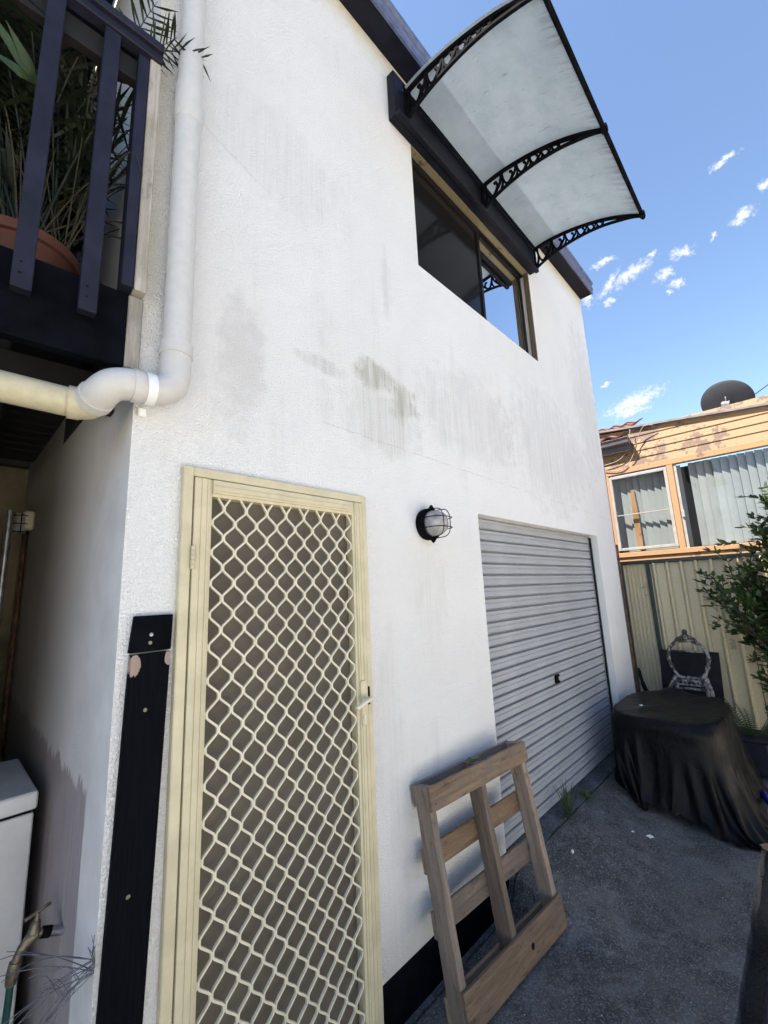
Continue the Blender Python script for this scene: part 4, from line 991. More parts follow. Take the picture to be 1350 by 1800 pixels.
# ------------------------------------------------------------------ covered table
import numpy as np
def drape():
    """let a plastic sheet fall over the table: position-based cloth on a grid"""
    rg = np.random.default_rng(5)
    CX, CY, TZ, A, B, PW = 4.60, -0.49, 0.690, 0.545, 0.405, 4.6
    n = 96; W_, H_ = 2.52, 2.28; h = W_/(n-1); m_ = int(H_/h)+1
    gx = np.linspace(-W_/2, W_/2, n); gy = (np.arange(m_)-(m_-1)/2)*h
    X, Y = np.meshgrid(gx, gy, indexing='ij')
    ang = 0.10; Xr = X*np.cos(ang)-Y*np.sin(ang); Yr = X*np.sin(ang)+Y*np.cos(ang)
    p = np.stack([CX+Xr+.02, CY+Yr, np.full_like(X, TZ+.02)], -1)
    p[..., 2] += .004*rg.standard_normal(X.shape)
    out = np.maximum(np.abs(X)-A+.05, 0)**2 + np.maximum(np.abs(Y)-B+.05, 0)**2
    alive = np.sqrt(out) < 0.545 + .02*np.sin(X*9)+.015*np.cos(Y*13)
    alive &= (X-Y) < 1.30
    F = rg.standard_normal(X.shape)
    for _ in range(4): F = (F+np.roll(F, 1, 0)+np.roll(F, -1, 0)+np.roll(F, 1, 1)+np.roll(F, -1, 1))/5
    F = (1+.10*F/F.std())[..., None]
    q = p.copy(); g = np.array([0, 0, -9.8]); dt = 0.012
    hump = np.array([5.00, -0.44, TZ+.02])
    pr = []
    for ax, N_ in ((0, n), (1, m_)):
        for o in (0, 1):
            ia = np.arange(o, o+2*((N_-o)//2), 2)
            pr.append((ax, ia, ia+1, h, 1.0))
    for ox in (0, 1):
        k = (n-ox)//2; ia = np.arange(ox, ox+2*k, 2)
        pr.append((2, ia, ia+1, h*2**.5, .35)); pr.append((3, ia, ia+1, h*2**.5, .35))
    def step_c():
        for ax, ia, ib, L, w in pr:
            if ax == 0: A_, B_ = p[ia, :], p[ib, :]
            elif ax == 1: A_, B_ = p[:, ia], p[:, ib]
            elif ax == 2: A_, B_ = p[ia, :-1], p[ib, 1:]
            else: A_, B_ = p[ia, 1:], p[ib, :-1]
            d = B_-A_; l = np.sqrt((d*d).sum(-1, keepdims=True))+1e-9
            c = l-L*(F[ia, :] if ax == 0 else F[:, ia] if ax == 1 else 1.0); c = np.where(c < 0, c*.35, c); d *= (.5*w)*c/l
            if ax == 0: p[ia, :] += d; p[ib, :] -= d
            elif ax == 1: p[:, ia] += d; p[:, ib] -= d
            elif ax == 2: p[ia, :-1] += d; p[ib, 1:] -= d
            else: p[ia, 1:] += d; p[ib, :-1] -= d
    def ground(x, y):
        fx = np.clip((x-2.40)/.12, 0, 1); fy = np.clip((y+.62)/.68, 0, 1)
        return .168*(fx*fx*(3-2*fx))*(fy*fy*(3-2*fy)*.55+fy*.45)
    def collide(late):
        x = p[..., 0]-CX; y = p[..., 1]-CY; z = p[..., 2]
        f = (np.abs(x/A)**PW + np.abs(y/B)**PW)**(1/PW)
        top = TZ + .070*np.exp(-(((x-.44)/.13)**2+((y-.06)/.11)**2)) + .020*np.exp(-((x*.5+y*.86)/.05)**2)*(x > -.25)
        ins = (f < 1) & (z < top)
        side = ins & (top-z > .05) & (f > .80)
        up_ = ins & ~side
        p[..., 2] = np.where(up_, top, z)
        k = np.where(side, 1/np.maximum(f, .05), 1)
        p[..., 0] = CX+x*k; p[..., 1] = CY+y*k
        if late: p[..., 1] = np.where((p[..., 1] > .05), .05, p[..., 1])
        gz = ground(p[..., 0], p[..., 1])+.008
        low = p[..., 2] < gz
        p[..., 2] = np.where(low, gz, p[..., 2])
        return up_, low
    for it in range(300):
        v = (p-q)*.975; q[:] = p
        p += v + g*dt*dt
        if it < 120: p += rg.standard_normal(p.shape)*.0006
        for k in range(7):
            step_c()
        c, lw = collide(it > 110)
        p[c, :2] = q[c, :2] + (p[c, :2]-q[c, :2])*.25
        q[c] = p[c]
        q[lw] = p[lw]
    p[..., 1] = np.where(p[..., 1] > -.045, -.012-.033*np.exp((-.045-p[..., 1])*20), p[..., 1])
    return p, alive, n, m_
CP, AL, cn1, cn2 = drape()
tv = MB(); idx = {}
fs = []
for i in range(cn1-1):
    for j in range(cn2-1):
        if AL[i, j] and AL[i+1, j] and AL[i+1, j+1] and AL[i, j+1]:
            f = []
            for a, b in ((i, j), (i+1, j), (i+1, j+1), (i, j+1)):
                if (a, b) not in idx: idx[(a, b)] = len(idx); tv.v.append(Vector(CP[a, b].tolist()))
                f.append(idx[(a, b)])
            fs.append(tuple(f))
tv.f = fs
CT = tv.build('covered_table', M['tarp'], None, smooth=True, fix=False)
sub = CT.modifiers.new('subdivision', 'SUBSURF'); sub.levels = 1; sub.render_levels = 1
tag(CT, 'table draped to the ground in black plastic sheeting beside the garage door', 'covered table')

# ------------------------------------------------------------------ ornate chair frame and things behind the table
ch = thing('ornate_chair', 'ornate flaking silver chair frame with open back behind the covered table', 'chair', (5.42, -0.53, 0.05))
def cpt(y, z, x=0.0): return (5.40 + x + (z-.7)*.10, -0.53 + y, z)
ring = smoothpts([cpt(-.10, .80), cpt(-.145, .88), cpt(-.170, .97), cpt(-.160, 1.05), cpt(-.105, 1.12), cpt(0, 1.15), cpt(.105, 1.12), cpt(.160, 1.05), cpt(.170, .97), cpt(.145, .88), cpt(.10, .80), cpt(0, .79)], 5, True)
MB().tube(ring, [0.0165+.003*math.sin(i*1.3) for i in range(len(ring))], 10, closed=True).build('back_frame', M['silver'], ch, smooth=True)
cr = MB()
for sg in (-1, 1):
    cr.tube(smoothpts([cpt(sg*.10, 1.125), cpt(sg*.075, 1.165), cpt(sg*.035, 1.185), cpt(0, 1.225)], 5), [.016, .015, .014, .014, .014, .015, .015, .014, .013, .013, .013, .013, .012, .012, .012, .012], 8)
cr.lathe([(.004, -.028), (.020, -.018), (.026, 0), (.020, .018), (.006, .03)], cpt(0, 1.235), (0, 0, 1), 14)
for k in range(5): cr.lathe([(.003, -.012), (.013, 0), (.003, .012)], cpt(-.05+.025*k, 1.165+.018*(1-abs(k-2)/2)), (1, 0, 0), 8)
cr.build('crest', M['silver'], ch, smooth='auto')
MB().tube([cpt(-.14, 1.045), cpt(.14, 1.045)], .008, 8).build('cross_bar', M['silver'], ch, smooth=True)
sr = MB()
for z, h in ((.765, .018), (.725, .014), (.69, .02)): sr.box(5.375, 5.405, -.66, -.40, z-h/2, z+h/2)
for k in range(7): sr.lathe([(.006, -.02), (.014, 0), (.006, .02)], (5.388, -.64+k*.037, .745), (0, 0, 1), 8)
sr.build('back_rail', M['silver'], ch, bevel=.003)
st = MB().box(5.0, 5.40, -.74, -.32, .42, .47); st.build('seat', M['blackboard'], ch, bevel=.01)
for x, y in ((5.39, -.66), (5.39, -.40), (5.03, -.71), (5.03, -.35)):
    t_ = .80 if x > 5.2 else .42
    MB().tube(smoothpts([(x, y, 0.04), (x+.01, y, .2), (x-.01, y, .42), (x, y, t_)], 4), [.016]*4+[.02]*5+[.022]*4, 8).build('leg', M['silver'], ch, smooth=True)
MB().tube(smoothpts([(5.40, -.40, .80), (5.30, -.36, .70), (5.15, -.34, .66), (5.05, -.345, .62), (5.03, -.35, .45)], 4), .017, 8).build('armrest', M['silver'], ch, smooth=True)
MB().tube(smoothpts([(5.40, -.66, .80), (5.30, -.70, .70), (5.15, -.72, .66), (5.05, -.715, .62), (5.03, -.71, .45)], 4), .017, 8).build('armrest', M['silver'], ch, smooth=True)

pb = thing('black_panel', 'faded black panel leaning on the fence behind the silver chair', 'panel', (5.7, -.5, .05))
MB().add([(5.62,-.18,.05),(5.62,-.72,.05),(5.80,-.74,1.0),(5.80,-.20,1.0),(5.65,-.18,.05),(5.65,-.72,.05),(5.83,-.74,1.0),(5.83,-.20,1.0)], [(0,1,2,3),(4,7,6,5),(0,4,5,1),(1,5,6,2),(2,6,7,3),(3,7,4,0)]).build('sheet', M['blackboard'], pb, bevel=.003)
MB().box(5.70, 5.716, -.27, -.22, .60, .65).build('hand_hole', M['rubber'], pb)
hn = MB().tube(smoothpts([(5.45, -.055, .84), (5.45, -.06, .78), (5.44, -.075, .70), (5.42, -.105, .62), (5.38, -.16, .56), (5.35, -.2, .3), (5.35, -.2, .06)], 5), [.010]*3+[.016]*8+[.022]*8+[.02]*12, 10)
tag(hn.build('curved_tyre_strip', M['rubber'], None, smooth=True), 'curved black rubber strip standing in front of the narrow fence panel', 'rubber strip')

# ------------------------------------------------------------------ fence
fn = thing('steel_fence', 'cream ribbed steel fence with dark green top rail behind the covered table', 'fence', (6.0, -1.5, 0))
def fsheet(y0, y1, pitch, rise, x, z0, z1):
    m = MB(); pr = []; y = y0
    while y > y1:
        for dy, dx in ((0, 0), (.10, 0), (.30, -rise), (.42, -rise), (.50, 0)):
            yy_ = y - dy*pitch
            if yy_ > y1: pr.append((yy_, x+dx))
        y -= pitch
    pr.append((y1, x))
    n = len(pr)
    for z in (z0, z1):
        for a, b in pr: m.v.append(Vector((b, a, z)))
    m.f = [(i, i+1, n+i+1, n+i) for i in range(n-1)]
    return m
fsheet(0.55, -0.155, 0.040, 0.016, 6.0, .04, 1.98).build('ribbed_sheet', M['fence'], fn, fix=False)
fsheet(-0.19, -1.02, 0.1385, 0.05, 6.0, .04, 1.98).build('ribbed_sheet', M['fence'], fn, fix=False)
fsheet(-1.03, -2.6, 0.1385, 0.05, 6.0, .04, 1.98).build('ribbed_sheet', M['fence'], fn, fix=False)
for y in (0.115, -0.172, -2.6): MB().box(5.955, 6.02, y-.018, y+.018, 0.0, 2.0).build('post', M['green'], fn, bevel=.003)
MB().box(5.950, 6.025, -2.65, 0.6, 1.975, 2.02).build('top_rail', M['green'], fn, bevel=.006)
MB().box(5.955, 6.02, -2.65, 0.6, 0.03, 0.08).build('bottom_rail', M['green'], fn, bevel=.004)
MB().tube([(5.72, 0.10, 0.05), (5.72, 0.10, 2.0)], .012, 6).build('stay_bar', M['rust'], fn)

# ------------------------------------------------------------------ neighbour's weatherboard house
nh = thing('weatherboard_house', 'sunlit cream weatherboard house with flaking paint beyond the fence', 'house', (7.5, -1, 0))
HX = 7.5
MB().box(HX+.065, HX+.2, -5, 4, -.1, 2.06).build('wall', M['weather'], nh)
MB().box(HX+.065, HX+.2, -5, 4, 3.50, 3.95).build('wall', M['weather'], nh)
MB().box(HX+.065, HX+.2, .60, 4, 2.061, 3.499).build('wall', M['weather'], nh)
nb = MB()
def clap(y0, y1, z, hgt=.122):
    return MB().add([(HX+.004, y0, z+hgt), (HX-.008, y0, z), (HX+.06, y0, z), (HX+.06, y0, z+hgt), (HX+.004, y1, z+hgt), (HX-.008, y1, z), (HX+.06, y1, z), (HX+.06, y1, z+hgt)],
        [(0,1,5,4),(1,2,6,5),(2,3,7,6),(3,0,4,7),(0,3,2,1),(4,5,6,7)])
z = 3.56; k = 0
while z < 4.12:
    clap(-5, 4, z).build('weatherboard', M['weather'], nh); z += .118
z = .2
while z < 2.05:
    clap(-5, 4, z).build('weatherboard', M['weather'], nh); z += .118
for i in range(12):
    zz = 2.10 + i*.118
    clap(0.62, 4, zz).build('weatherboard', M['weather'], nh)
# top of the wall is cut by the slight fall of the flashing
MB().add([(HX-.05, 2.0, 4.375), (HX-.05, -5, 3.635), (HX-.05, -5, 3.665), (HX-.05, 2.0, 4.405), (HX+2.5, 2.0, 4.45), (HX+2.5, -5, 3.71), (HX+2.5, -5, 3.78), (HX+2.5, 2.0, 4.52)],
    [(0,1,2,3),(4,7,6,5),(0,4,5,1),(1,5,6,2),(2,6,7,3),(3,7,4,0)]).build('roof', M['flash'], nh)
MB().add([(HX+.0, 2.0, 4.05), (HX+.0, -.0, 4.05), (HX+.0, -.0, 4.14), (HX+.0, 2.0, 4.36), (HX+.04, 2.0, 4.05), (HX+.04, 0, 4.05), (HX+.04, 0, 4.14), (HX+.04, 2, 4.36)],
    [(0,1,2,3),(4,7,6,5),(0,4,5,1),(1,5,6,2),(2,6,7,3),(3,7,4,0)]).build('gable_board', M['weather'], nh)
# windows: head trim, jambs, sill
tr = MB()
tr.box(HX-.030, HX+.05, -5, 0.60, 3.470, 3.555)
tr.box(HX-.045, HX+.05, -5, 0.60, 2.145, 2.215)
tr.box(HX-.020, HX+.05, -5, 0.60, 2.060, 2.14)
tr.box(HX-.028, HX+.05, 0.520, 0.595, 2.216, 3.469); tr.box(HX-.028, HX+.05, -0.365, -0.285, 2.216, 3.469)
w1 = tr.build('window', M['trimtan'], nh, bevel=.004)
w1['label'] = 'tan timber window band with white sash and vertical blinds'
wf = MB()
for b in ((.478, .519, 2.25, 3.44), (-.284, -.243, 2.25, 3.44), (-.2425, .4775, 3.40, 3.44), (-.2425, .4775, 2.25, 2.29)): wf.box(HX-.034, HX+.02, b[0], b[1], b[2], b[3])
wf.build('white_sash', M['sash'], w1, bevel=.003)
MB().box(HX-.02, HX+.01, -.2425, .4775, 2.80, 2.815).build('glazing_bar', M['sash'], w1)
MB().quad((HX+.015, -.2425, 2.29), (HX+.015, .4775, 2.29), (HX+.015, .4775, 3.40), (HX+.015, -.2425, 3.40)).build('pane', M['clear_glass'], w1, fix=False)
MB().quad((HX+.015, -4.9, 2.216), (HX+.015, -.366, 2.216), (HX+.015, -.366, 3.469), (HX+.015, -4.9, 3.469)).build('pane', M['clear_glass'], w1, fix=False)
MB().box(HX-.01, HX+.01, -.405, -.3655, 2.217, 3.468).build('white_channel', M['sash'], w1)
MB().box(HX-.035, HX-.0105, -.418, -.378, 2.66, 2.76).build('white_latch', M['sash'], w1, bevel=.004)
MB().box(HX+.9, HX+.92, -4.9, .9, 2.0, 3.6).build('room_backing', M['darkwall'], w1)
bs = MB().box(-.0015, .0015, -.0475, .0475, 2.23, 3.46).mesh('blind_slat', M['blind'])
br = random.Random(3)
y = .45
while y > -2.0:
    if not (-.54 < y < -.46 or -.30 > y > -.38):
        o = link('blind_slat', bs, w1); o.location = Vector((HX+.10+br.uniform(-.006, .006), y, 0)) - ORG[nh.name]; o.rotation_euler.z = R(br.uniform(14, 26))
    y -= .094
cu = MB(); 
for i in range(9): cu.tube([(HX+.06, .26-i*.008, 2.25), (HX+.06+.01*(i % 2), .27-i*.009, 2.8), (HX+.06, .245-i*.004, 3.2)], .008, 6)
cu.build('curtain', M['trimtan'], w1)
# gutter and tiles of the main roof at the left
gz = 3.90
gp = [(HX-.10, gz+.005), (HX-.16, gz+.03), (HX-.17, gz+.10), (HX-.185, gz+.105), (HX-.185, gz+.125), (HX-.16, gz+.125), (HX-.05, gz+.12), (HX-.05, gz+.005)]
m = MB(); n = len(gp)
for yv in (4.0, .13):
    for a, b in gp: m.v.append(Vector((a, yv, b)))
m.f = [(i, (i+1) % n, n+(i+1) % n, n+i) for i in range(n)] + [tuple(range(n))[::-1], tuple(range(n, 2*n))]
m.build('gutter', M['darkgutter'], nh)
MB().box(HX-.07, HX-.015, .16, 4.0, 3.86, 3.885).build('soffit', M['darkgutter'], nh)
MB().box(HX-.095, HX-.0705, .14, 4.0, 3.81, 3.90).build('fascia', M['darkgutter'], nh)
tl = MB(); prs = []
for i in range(9):
    a = i/8*math.pi*2; prs.append((.022*math.cos(a)))
def tile_mesh():
    m = MB(); nseg = 10
    for j, (s, dz) in enumerate(((0, 0.0), (0.30, 0.0))):
        for i in range(nseg+1):
            yv = i/nseg*.235; zz = .018*math.cos(i/nseg*2*math.pi*1.0) + (.03 if s == 0 else 0.0)
            m.v.append(Vector((s, yv, zz)))
    for i in range(nseg+1):
        v = m.v[i]; m.v.append(Vector((v.x, v.y, v.z-.022)))
    w = nseg+1
    m.f = [(i, i+1, w+i+1, w+i) for i in range(nseg)] + [(2*w+i, 2*w+i+1, i+1, i) for i in range(nseg)]
    return m.mesh('roof_tile', M['tile'], smooth='auto', fix=False)
tm = tile_mesh()
slope = R(24)
for r_ in range(7):
    for q in range(6):
        o = link('roof_tile', tm, nh)
        o.location = Vector((HX-.19 + r_*.26*math.cos(slope), .16+q*.235+.01*br.random(), gz+.13 + r_*.26*math.sin(slope))) - ORG[nh.name]
        o.rotation_euler = (0, -slope, R(br.uniform(-1.5, 1.5)))
for i, (lab, pts) in enumerate((('pale cable looping from the roof edge down the weatherboards, right one', [(HX-.07, -.22, 4.12), (HX-.10, -.10, 4.13), (HX-.07, .0, 4.0), (HX-.05, .12, 3.72), (HX-.05, .25, 3.56), (HX-.05, .40, 3.53), (HX-.05, .65, 3.6)]),
        ('pale cable looping from the gutter end down the weatherboards, left one', [(HX-.08, .10, 4.14), (HX-.09, .12, 4.0), (HX-.06, .22, 3.78), (HX-.05, .38, 3.68), (HX-.05, .65, 3.66)]))):
    tag(MB().tube(smoothpts(pts, 5), .0065, 6).build('cable', M['cable'], None, smooth=True), lab, 'cable', None)

# satellite dish on the roof
sd = thing('satellite_dish', 'charcoal satellite dish seen from behind on the neighbour roof', 'satellite dish', (8.1, -1.25, 4.05))
DN = Vector((0.78, -0.15, 0.60)).normalized()
DC = Vector((8.0, -1.10, 4.37))
q = Vector((0, 0, 1)).rotation_difference(DN)
MB().lathe([(0.002, -0.065), (.10, -.060), (.20, -.042), (.28, -.016), (.322, 0.0), (.326, .004), (.322, .006), (.28, -.010), (.2, -.036), (.1, -.054), (.002, -.059)], DC, DN, 40, caps=False).build('reflector', M['dish'], sd, smooth='auto')
bk = MB().box(-.035, .035, -.05, .05, -.14, -.065, Matrix.Translation(DC) @ q.to_matrix().to_4x4()); bk.box(-.1, .1, -.008, .008, -.075, -.055, Matrix.Translation(DC) @ q.to_matrix().to_4x4())
bk.build('mount', M['steel'], sd, bevel=.004)
MB().tube([DC - DN*.10, DC - DN*.12 + Vector((0, 0, -.12)), Vector((7.95, -1.25, 3.95))], .018, 8).build('mast', M['steel'], sd, smooth='auto')
MB().tube([DC + DN*0.0 + q @ Vector((0, -.30, 0)), DC + DN*.33], .01, 6).build('feed_arm', M['steel'], sd)
tag(MB().tube([(7.9, -1.15, 4.18), (9.6, -3.9, 6.3)], .008, 6).build('overhead_wire', M['dish'], None), 'thin dark wire running up from the roof by the dish', 'wire')

# ------------------------------------------------------------------ shrub by the fence
sh = thing('leafy_shrub', 'dark glossy-leaved shrub at the right in front of the fence', 'shrub', (5.35, -1.5, -.1))
sr_ = random.Random(5); lm, bm2 = MB(), MB()
def leaf(m, b, d, L, W, rr):
    d = d.normalized(); s = d.cross(Vector((rr.uniform(-.6, .6), rr.uniform(-.6, .6), 1))).normalized(); nrm = s.cross(d)
    m.add([b, b+d*L*.35+s*W-nrm*W*.25, b+d*L*.7+s*W*.8-nrm*W*.3, b+d*L-nrm*W*.5, b+d*L*.7-s*W*.8-nrm*W*.3, b+d*L*.35-s*W-nrm*W*.25, b+d*L*.5],
          [(0,1,6),(1,2,6),(2,3,6),(3,4,6),(4,5,6),(5,0,6)])
def twig(p0, p1, lv=0, dens=48):
    pts = smoothpts([p0, p0.lerp(p1, .5)+Vector((sr_.uniform(-.05, .05), sr_.uniform(-.05, .05), .05)), p1], 5)
    bm2.tube(pts, [.004*(1-.08*i) for i in range(len(pts))], 5)
    L = (p1-p0).length
    for i in range(int(L*dens)+3):
        f = sr_.uniform(.15, 1.0); k = min(len(pts)-2, int(f*(len(pts)-1))); b = pts[k].lerp(pts[k+1], f*(len(pts)-1)-k)
        d = (p1-p0).normalized() + Vector((sr_.uniform(-1, 1), sr_.uniform(-1, 1), sr_.uniform(-.7, .5)))
        leaf(lm, b, d, sr_.uniform(.055, .095), sr_.uniform(.013, .021), sr_)
def branch(p0, p1, r0, n):
    mid = p0.lerp(p1, .5) + Vector((sr_.uniform(-.1, .1), sr_.uniform(-.1, .1), .08))
    pts = smoothpts([p0, mid, p1], 7)
    bm2.tube(pts, [r0*(1-.055*i) for i in range(len(pts))], 6)
    for i in range(n):
        f = sr_.uniform(.25, 1.0); k = min(len(pts)-2, int(f*(len(pts)-1))); b = pts[k]
        d = (p1-p0).normalized()*.8 + Vector((sr_.uniform(-1, 1), sr_.uniform(-1, 1), sr_.uniform(-.5, .7)))
        twig(b, b + d.normalized()*sr_.uniform(.16, .36))
root = Vector((5.35, -1.52, -.1))
for tgt in [(5.3, -1.45, 2.75), (5.35, -1.38, 2.45), (5.2, -1.28, 2.1), (5.4, -1.12, 1.92), (5.45, -.98, 1.80), (5.3, -.92, 1.66), (5.4, -.88, 1.52), (5.3, -1.1, 1.62), (5.35, -1.05, 1.38), (5.4, -1.15, 1.2), (5.3, -1.25, 1.5), (5.35, -1.35, 1.8), (5.45, -1.4, 1.3), (5.4, -1.2, .95), (5.5, -1.3, 1.0), (5.2, -1.6, 2.0), (5.3, -1.9, 2.3), (5.4, -1.9, 1.6), (5.35, -1.2, 1.78), (5.3, -1.42, 2.15), (5.4, -1.25, .75), (5.3, -1.35, .9), (5.45, -1.2, 1.1), (5.3, -1.3, 1.25), (5.4, -1.42, 1.6), (5.35, -1.45, 1.95), (5.4, -1.3, 1.42), (5.2, -1.4, 2.35), (5.45, -1.08, 1.55)]:
    t = Vector(tgt); base = root + Vector((0, 0, min(1.0, t.z*.4)))
    branch(base, t, .014, 17)
bm2.tube(smoothpts([root, root+Vector((.02, .02, .5)), root+Vector((-.02, .04, 1.1)), root+Vector((-.05, .05, 1.9))], 5), [.035-.0014*i for i in range(16)], 8)
lm.build('crown', M['leaf'], sh, fix=False); bm2.build('trunk', M['bark'], sh, fix=False, smooth=True)

fe = thing('fern', 'green fern growing at the foot of the fence right of the chair', 'fern', (5.55, -.95, .05))
fm = MB(); rr = random.Random(9)
for i in range(15):
    a = rr.uniform(0, 6.28); L = rr.uniform(.45, .85); b0 = Vector((5.55, -.93, .1)); ln = rr.uniform(.25, .7); p = b0.copy(); pts = [p.copy()]; ang = ln*.5
    for k in range(12):
        ang += ln*.16; p = p + (Vector((math.cos(a), math.sin(a), 0))*math.sin(ang)+Vector((0, 0, 1))*math.cos(ang))*L/12; pts.append(p.copy())
    fm.tube(pts, .003, 4)
    for k in range(3, 12):
        for h in (0, .5):
            b = pts[k].lerp(pts[min(12, k+1)], h); t = (pts[min(12, k+1)]-pts[k-1]).normalized(); s = t.cross(Vector((0, 0, 1)));
            if s.length < .1: s = Vector((-math.sin(a), math.cos(a), 0))
            s.normalize(); W = .075*(1-(k-3)/10)
            for sg in (-1, 1):
                d = s*sg + t*.35; fm.add([b-t*.007, b+t*.007, b+d*W], [(0,1,2)])
fm.build('fronds', M['fern'], fe, fix=False)

# ------------------------------------------------------------------ weeds in the garage joint
def tuft(name, label, c, n, hmin, hmax, spread, seed, flat=False):
    t = thing(name, label, 'grass', c, 'weeds in the concrete joint'); m = MB(); rr = random.Random(seed); c = Vector(c)
    for i in range(n):
        a = rr.uniform(0, 6.28); L = rr.uniform(hmin, hmax); s = rr.uniform(.1, 1)*spread
        b0 = c + Vector((rr.uniform(-.015, .015), rr.uniform(-.012, .012), 0)); d = Vector((math.cos(a), math.sin(a), 0))
        tip = b0 + d*L*s + Vector((0, 0, L*math.sqrt(max(.02, 1-s*s))*(.25 if flat else 1)))
        mid = b0.lerp(tip, .5) + Vector((0, 0, L*.15)); w = d.cross(Vector((0, 0, 1)))*.0035
        m.add([b0-w, b0+w, mid+w, mid-w, tip], [(0,1,2,3),(3,2,4)])
    m.build('blades', M['grass'], t, fix=False); return t
def gz_(x, y): return ramp(x, y) + .004
tuft('grass_tuft', 'upright grass tuft in the concrete joint by the garage door', (3.30, -.042, gz_(3.30, -.042)), 46, .07, .26, .85, 2)
tuft('grass_tuft', 'low flattened grass tuft in the joint nearer the covered table', (3.66, -.044, gz_(3.66, -.044)), 40, .08, .2, 1.0, 3, True)

# ------------------------------------------------------------------ litter
rr = random.Random(13)
def chip(name, label, cat, x, y, s, mat, seed, zb=None, th=.003):
    r_ = random.Random(seed); n = 9; z = (ramp(x, y) if zb is None else zb) + .004
    ps = [(x + s*r_.uniform(.55, 1.1)*math.cos(2*math.pi*k/n), y + s*r_.uniform(.5, 1.1)*math.sin(2*math.pi*k/n)) for k in range(n)]
    m = MB(); m.v = [Vector((a, b, z)) for a, b in ps] + [Vector((a, b, z+th*r_.uniform(.6, 2.2))) for a, b in ps]
    m.f = [(i, (i+1) % n, n+(i+1) % n, n+i) for i in range(n)] + [tuple(range(n, 2*n)), tuple(range(n))[::-1]]
    return tag(m.build(name, mat, None), label, cat)
chip('paint_chip', 'largest white paint chip on the concrete in front of the covered table', 'paint chip', 3.62, -.46, .026, M['chip'], 1)
chip('paint_chip', 'small white paint chip left of the largest chip on the concrete', 'paint chip', 3.56, -.37, .009, M['chip'], 2)
chip('pebble', 'small pale pebble on the concrete right of the pallet', 'pebble', 2.96, -.19, .010, M['chip'], 3, th=.008)
chip('paint_chip', 'white scrap lying on top of the covered table', 'paint chip', 4.36, -.32, .014, M['chip'], 4, zb=.712)
dl = MB(); 
dl.add([(3.98, -1.0, .014), (4.02, -1.05, .03), (3.98, -1.10, .02), (3.90, -1.16, .012), (3.94, -1.08, .01)], [(0,1,4),(1,2,4),(2,3,4)])
tag(dl.build('dead_leaf', M['deadleaf'], None, fix=False), 'curled brown dead leaf on the edge of the concrete', 'leaf')

bg_ = MB().lathe([(.02, -.09), (.13, -.07), (.19, 0), (.15, .08), (.05, .13), (.01, .14)], (5.75, -1.02, .12), (.1, .1, 1), 26)
for i, v in enumerate(bg_.v): bg_.v[i] = v + Vector((noise.noise(v*11)*.05, noise.noise(v*11+Vector((9, 0, 0)))*.05, noise.noise(v*9+Vector((0, 5, 0)))*.03))
tag(bg_.build('plastic_bag', M['bag'], None), 'crumpled blue-grey plastic bag on the soil right of the covered table', 'bag')
bp = MB().tube(smoothpts([(5.25, -.93, .06), (4.9, -.985, .05), (4.6, -1.06, .04), (4.3, -1.2, -.02)], 5), .022, 10)
tag(bp.build('blue_pipe', M['blue'], None, smooth=True), 'dark blue plastic pipe on the soil beside the covered table', 'pipe')
twg = MB()
for i in range(60):
    x, y = rr.uniform(2.6, 5.8), rr.uniform(-1.45, -1.05); a = rr.uniform(0, 3.14); L = rr.uniform(.03, .13)
    z = -.09 + rr.uniform(0, .05); twg.tube([(x, y, z), (x+L*.5*math.cos(a), y+L*.5*math.sin(a), z+.01), (x+L*math.cos(a), y+L*math.sin(a), z)], .0022, 4)
o = twg.build('dry_twigs', M['dry'], None, fix=False); o['kind'] = 'stuff'; tag(o, 'dry twigs and litter scattered on the soil strip', 'litter')

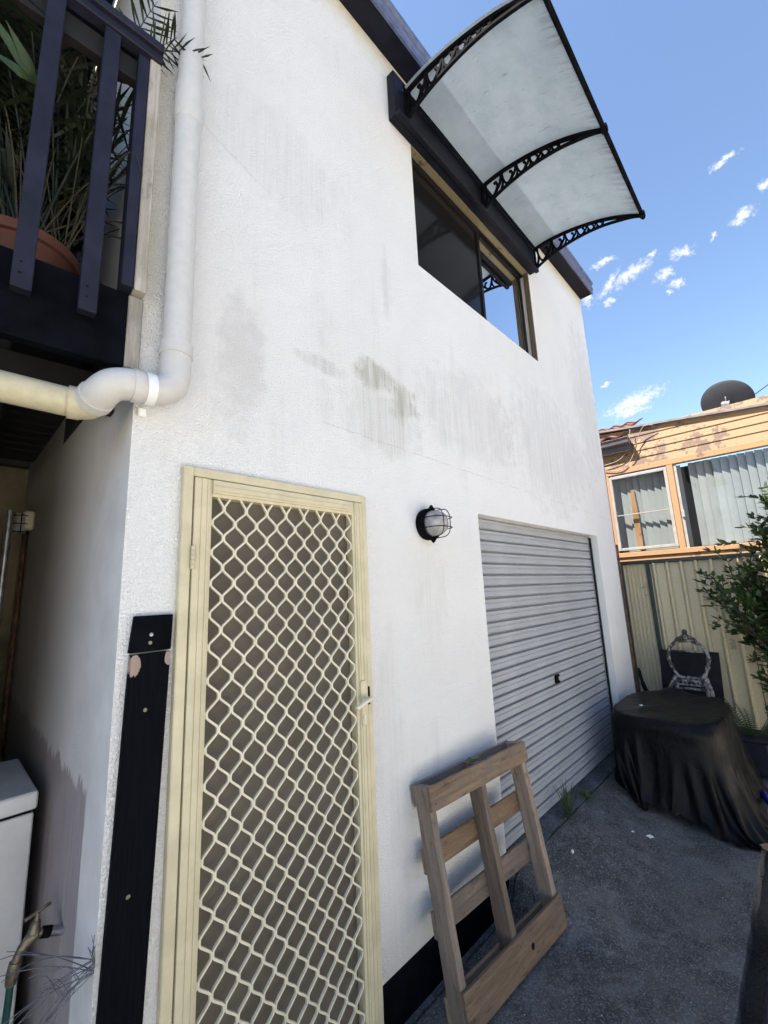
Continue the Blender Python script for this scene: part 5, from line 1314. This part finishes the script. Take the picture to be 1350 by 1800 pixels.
gr = thing('plastic_grate', 'blue-black slotted plastic grate along the edge of the concrete', 'grate', (2.6, -1.15, -.09))
MB().box(1.6, 3.35, -1.117, -1.101, -.09, .012).build('side_bar', M['grate'], gr, bevel=.003)
MB().box(1.6, 3.35, -1.262, -1.246, -.09, .012).build('side_bar', M['grate'], gr, bevel=.003)
sb = MB().box(-.006, .006, -1.2455, -1.1175, -.04, .010).mesh('slat', M['grate'])
for i in range(70):
    o = link('slat', sb, gr); o.location = Vector((1.62+i*.025, 0, 0)) - ORG[gr.name]

# ------------------------------------------------------------------ unseen house behind the viewer, added to bounce sunlight onto the wall
oh = thing('added_bounce_house', 'unseen low cream rendered house behind the viewer, added for bounce light', 'house', (1, -7.2, 0))
MB().box(-9, 10, -7.4, -7.2, -.1, 3.1).build('wall', simple('cream_render', (0.80, 0.77, 0.69), 0.9, 0.06, 2, 0.2, 60), oh)
MB().add([(-9.4, -6.8, 3.1), (10.4, -6.8, 3.1), (10.4, -10.2, 4.6), (-9.4, -10.2, 4.6), (-9.4, -6.8, 3.2), (10.4, -6.8, 3.2), (10.4, -10.2, 4.7), (-9.4, -10.2, 4.7)], [(0,3,2,1),(4,5,6,7),(0,1,5,4),(1,2,6,5),(2,3,7,6),(3,0,4,7)]).build('roof', M['tile'], oh)
for x in (-5, 0.5, 6):
    w_ = MB().box(x-.8, x+.8, -7.199, -7.16, .95, 2.15).build('window', M['white'], oh)
    MB().quad((x-.72, -7.155, 1.03), (x+.72, -7.155, 1.03), (x+.72, -7.155, 2.07), (x-.72, -7.155, 2.07)).build('pane', M['tint_glass'], w_, fix=False)

cr_ = thing('plastic_crate', 'dark plastic crate in the shade between covered table and fence', 'crate', (5.5, -1.0, 0))
MB().box(5.28, 5.62, -1.04, -.80, .02, .30).build('body', M['grate'], cr_, bevel=.01)
MB().box(5.26, 5.64, -1.06, -.78, .301, .325).build('rim', M['grate'], cr_, bevel=.006)
cl_ = random.Random(17)
for i, (lab, px, py, an) in enumerate((('pale dry stick lying across the soil by the blue pipe', 4.75, -1.12, .5), ('short bleached stick at the foot of the covered table', 4.35, -1.06, -.4), ('long thin stick on the soil right of the covered table', 5.05, -1.10, .15))):
    d = Vector((math.cos(an), math.sin(an), 0)); p = Vector((px, py, -.03)); L = .12 + .09*i
    tag(MB().tube(smoothpts([p-d*L, p+Vector((0, .01, .012)), p+d*L], 4), .0045, 6).build('stick', M['dry'], None, smooth=True), lab, 'stick')
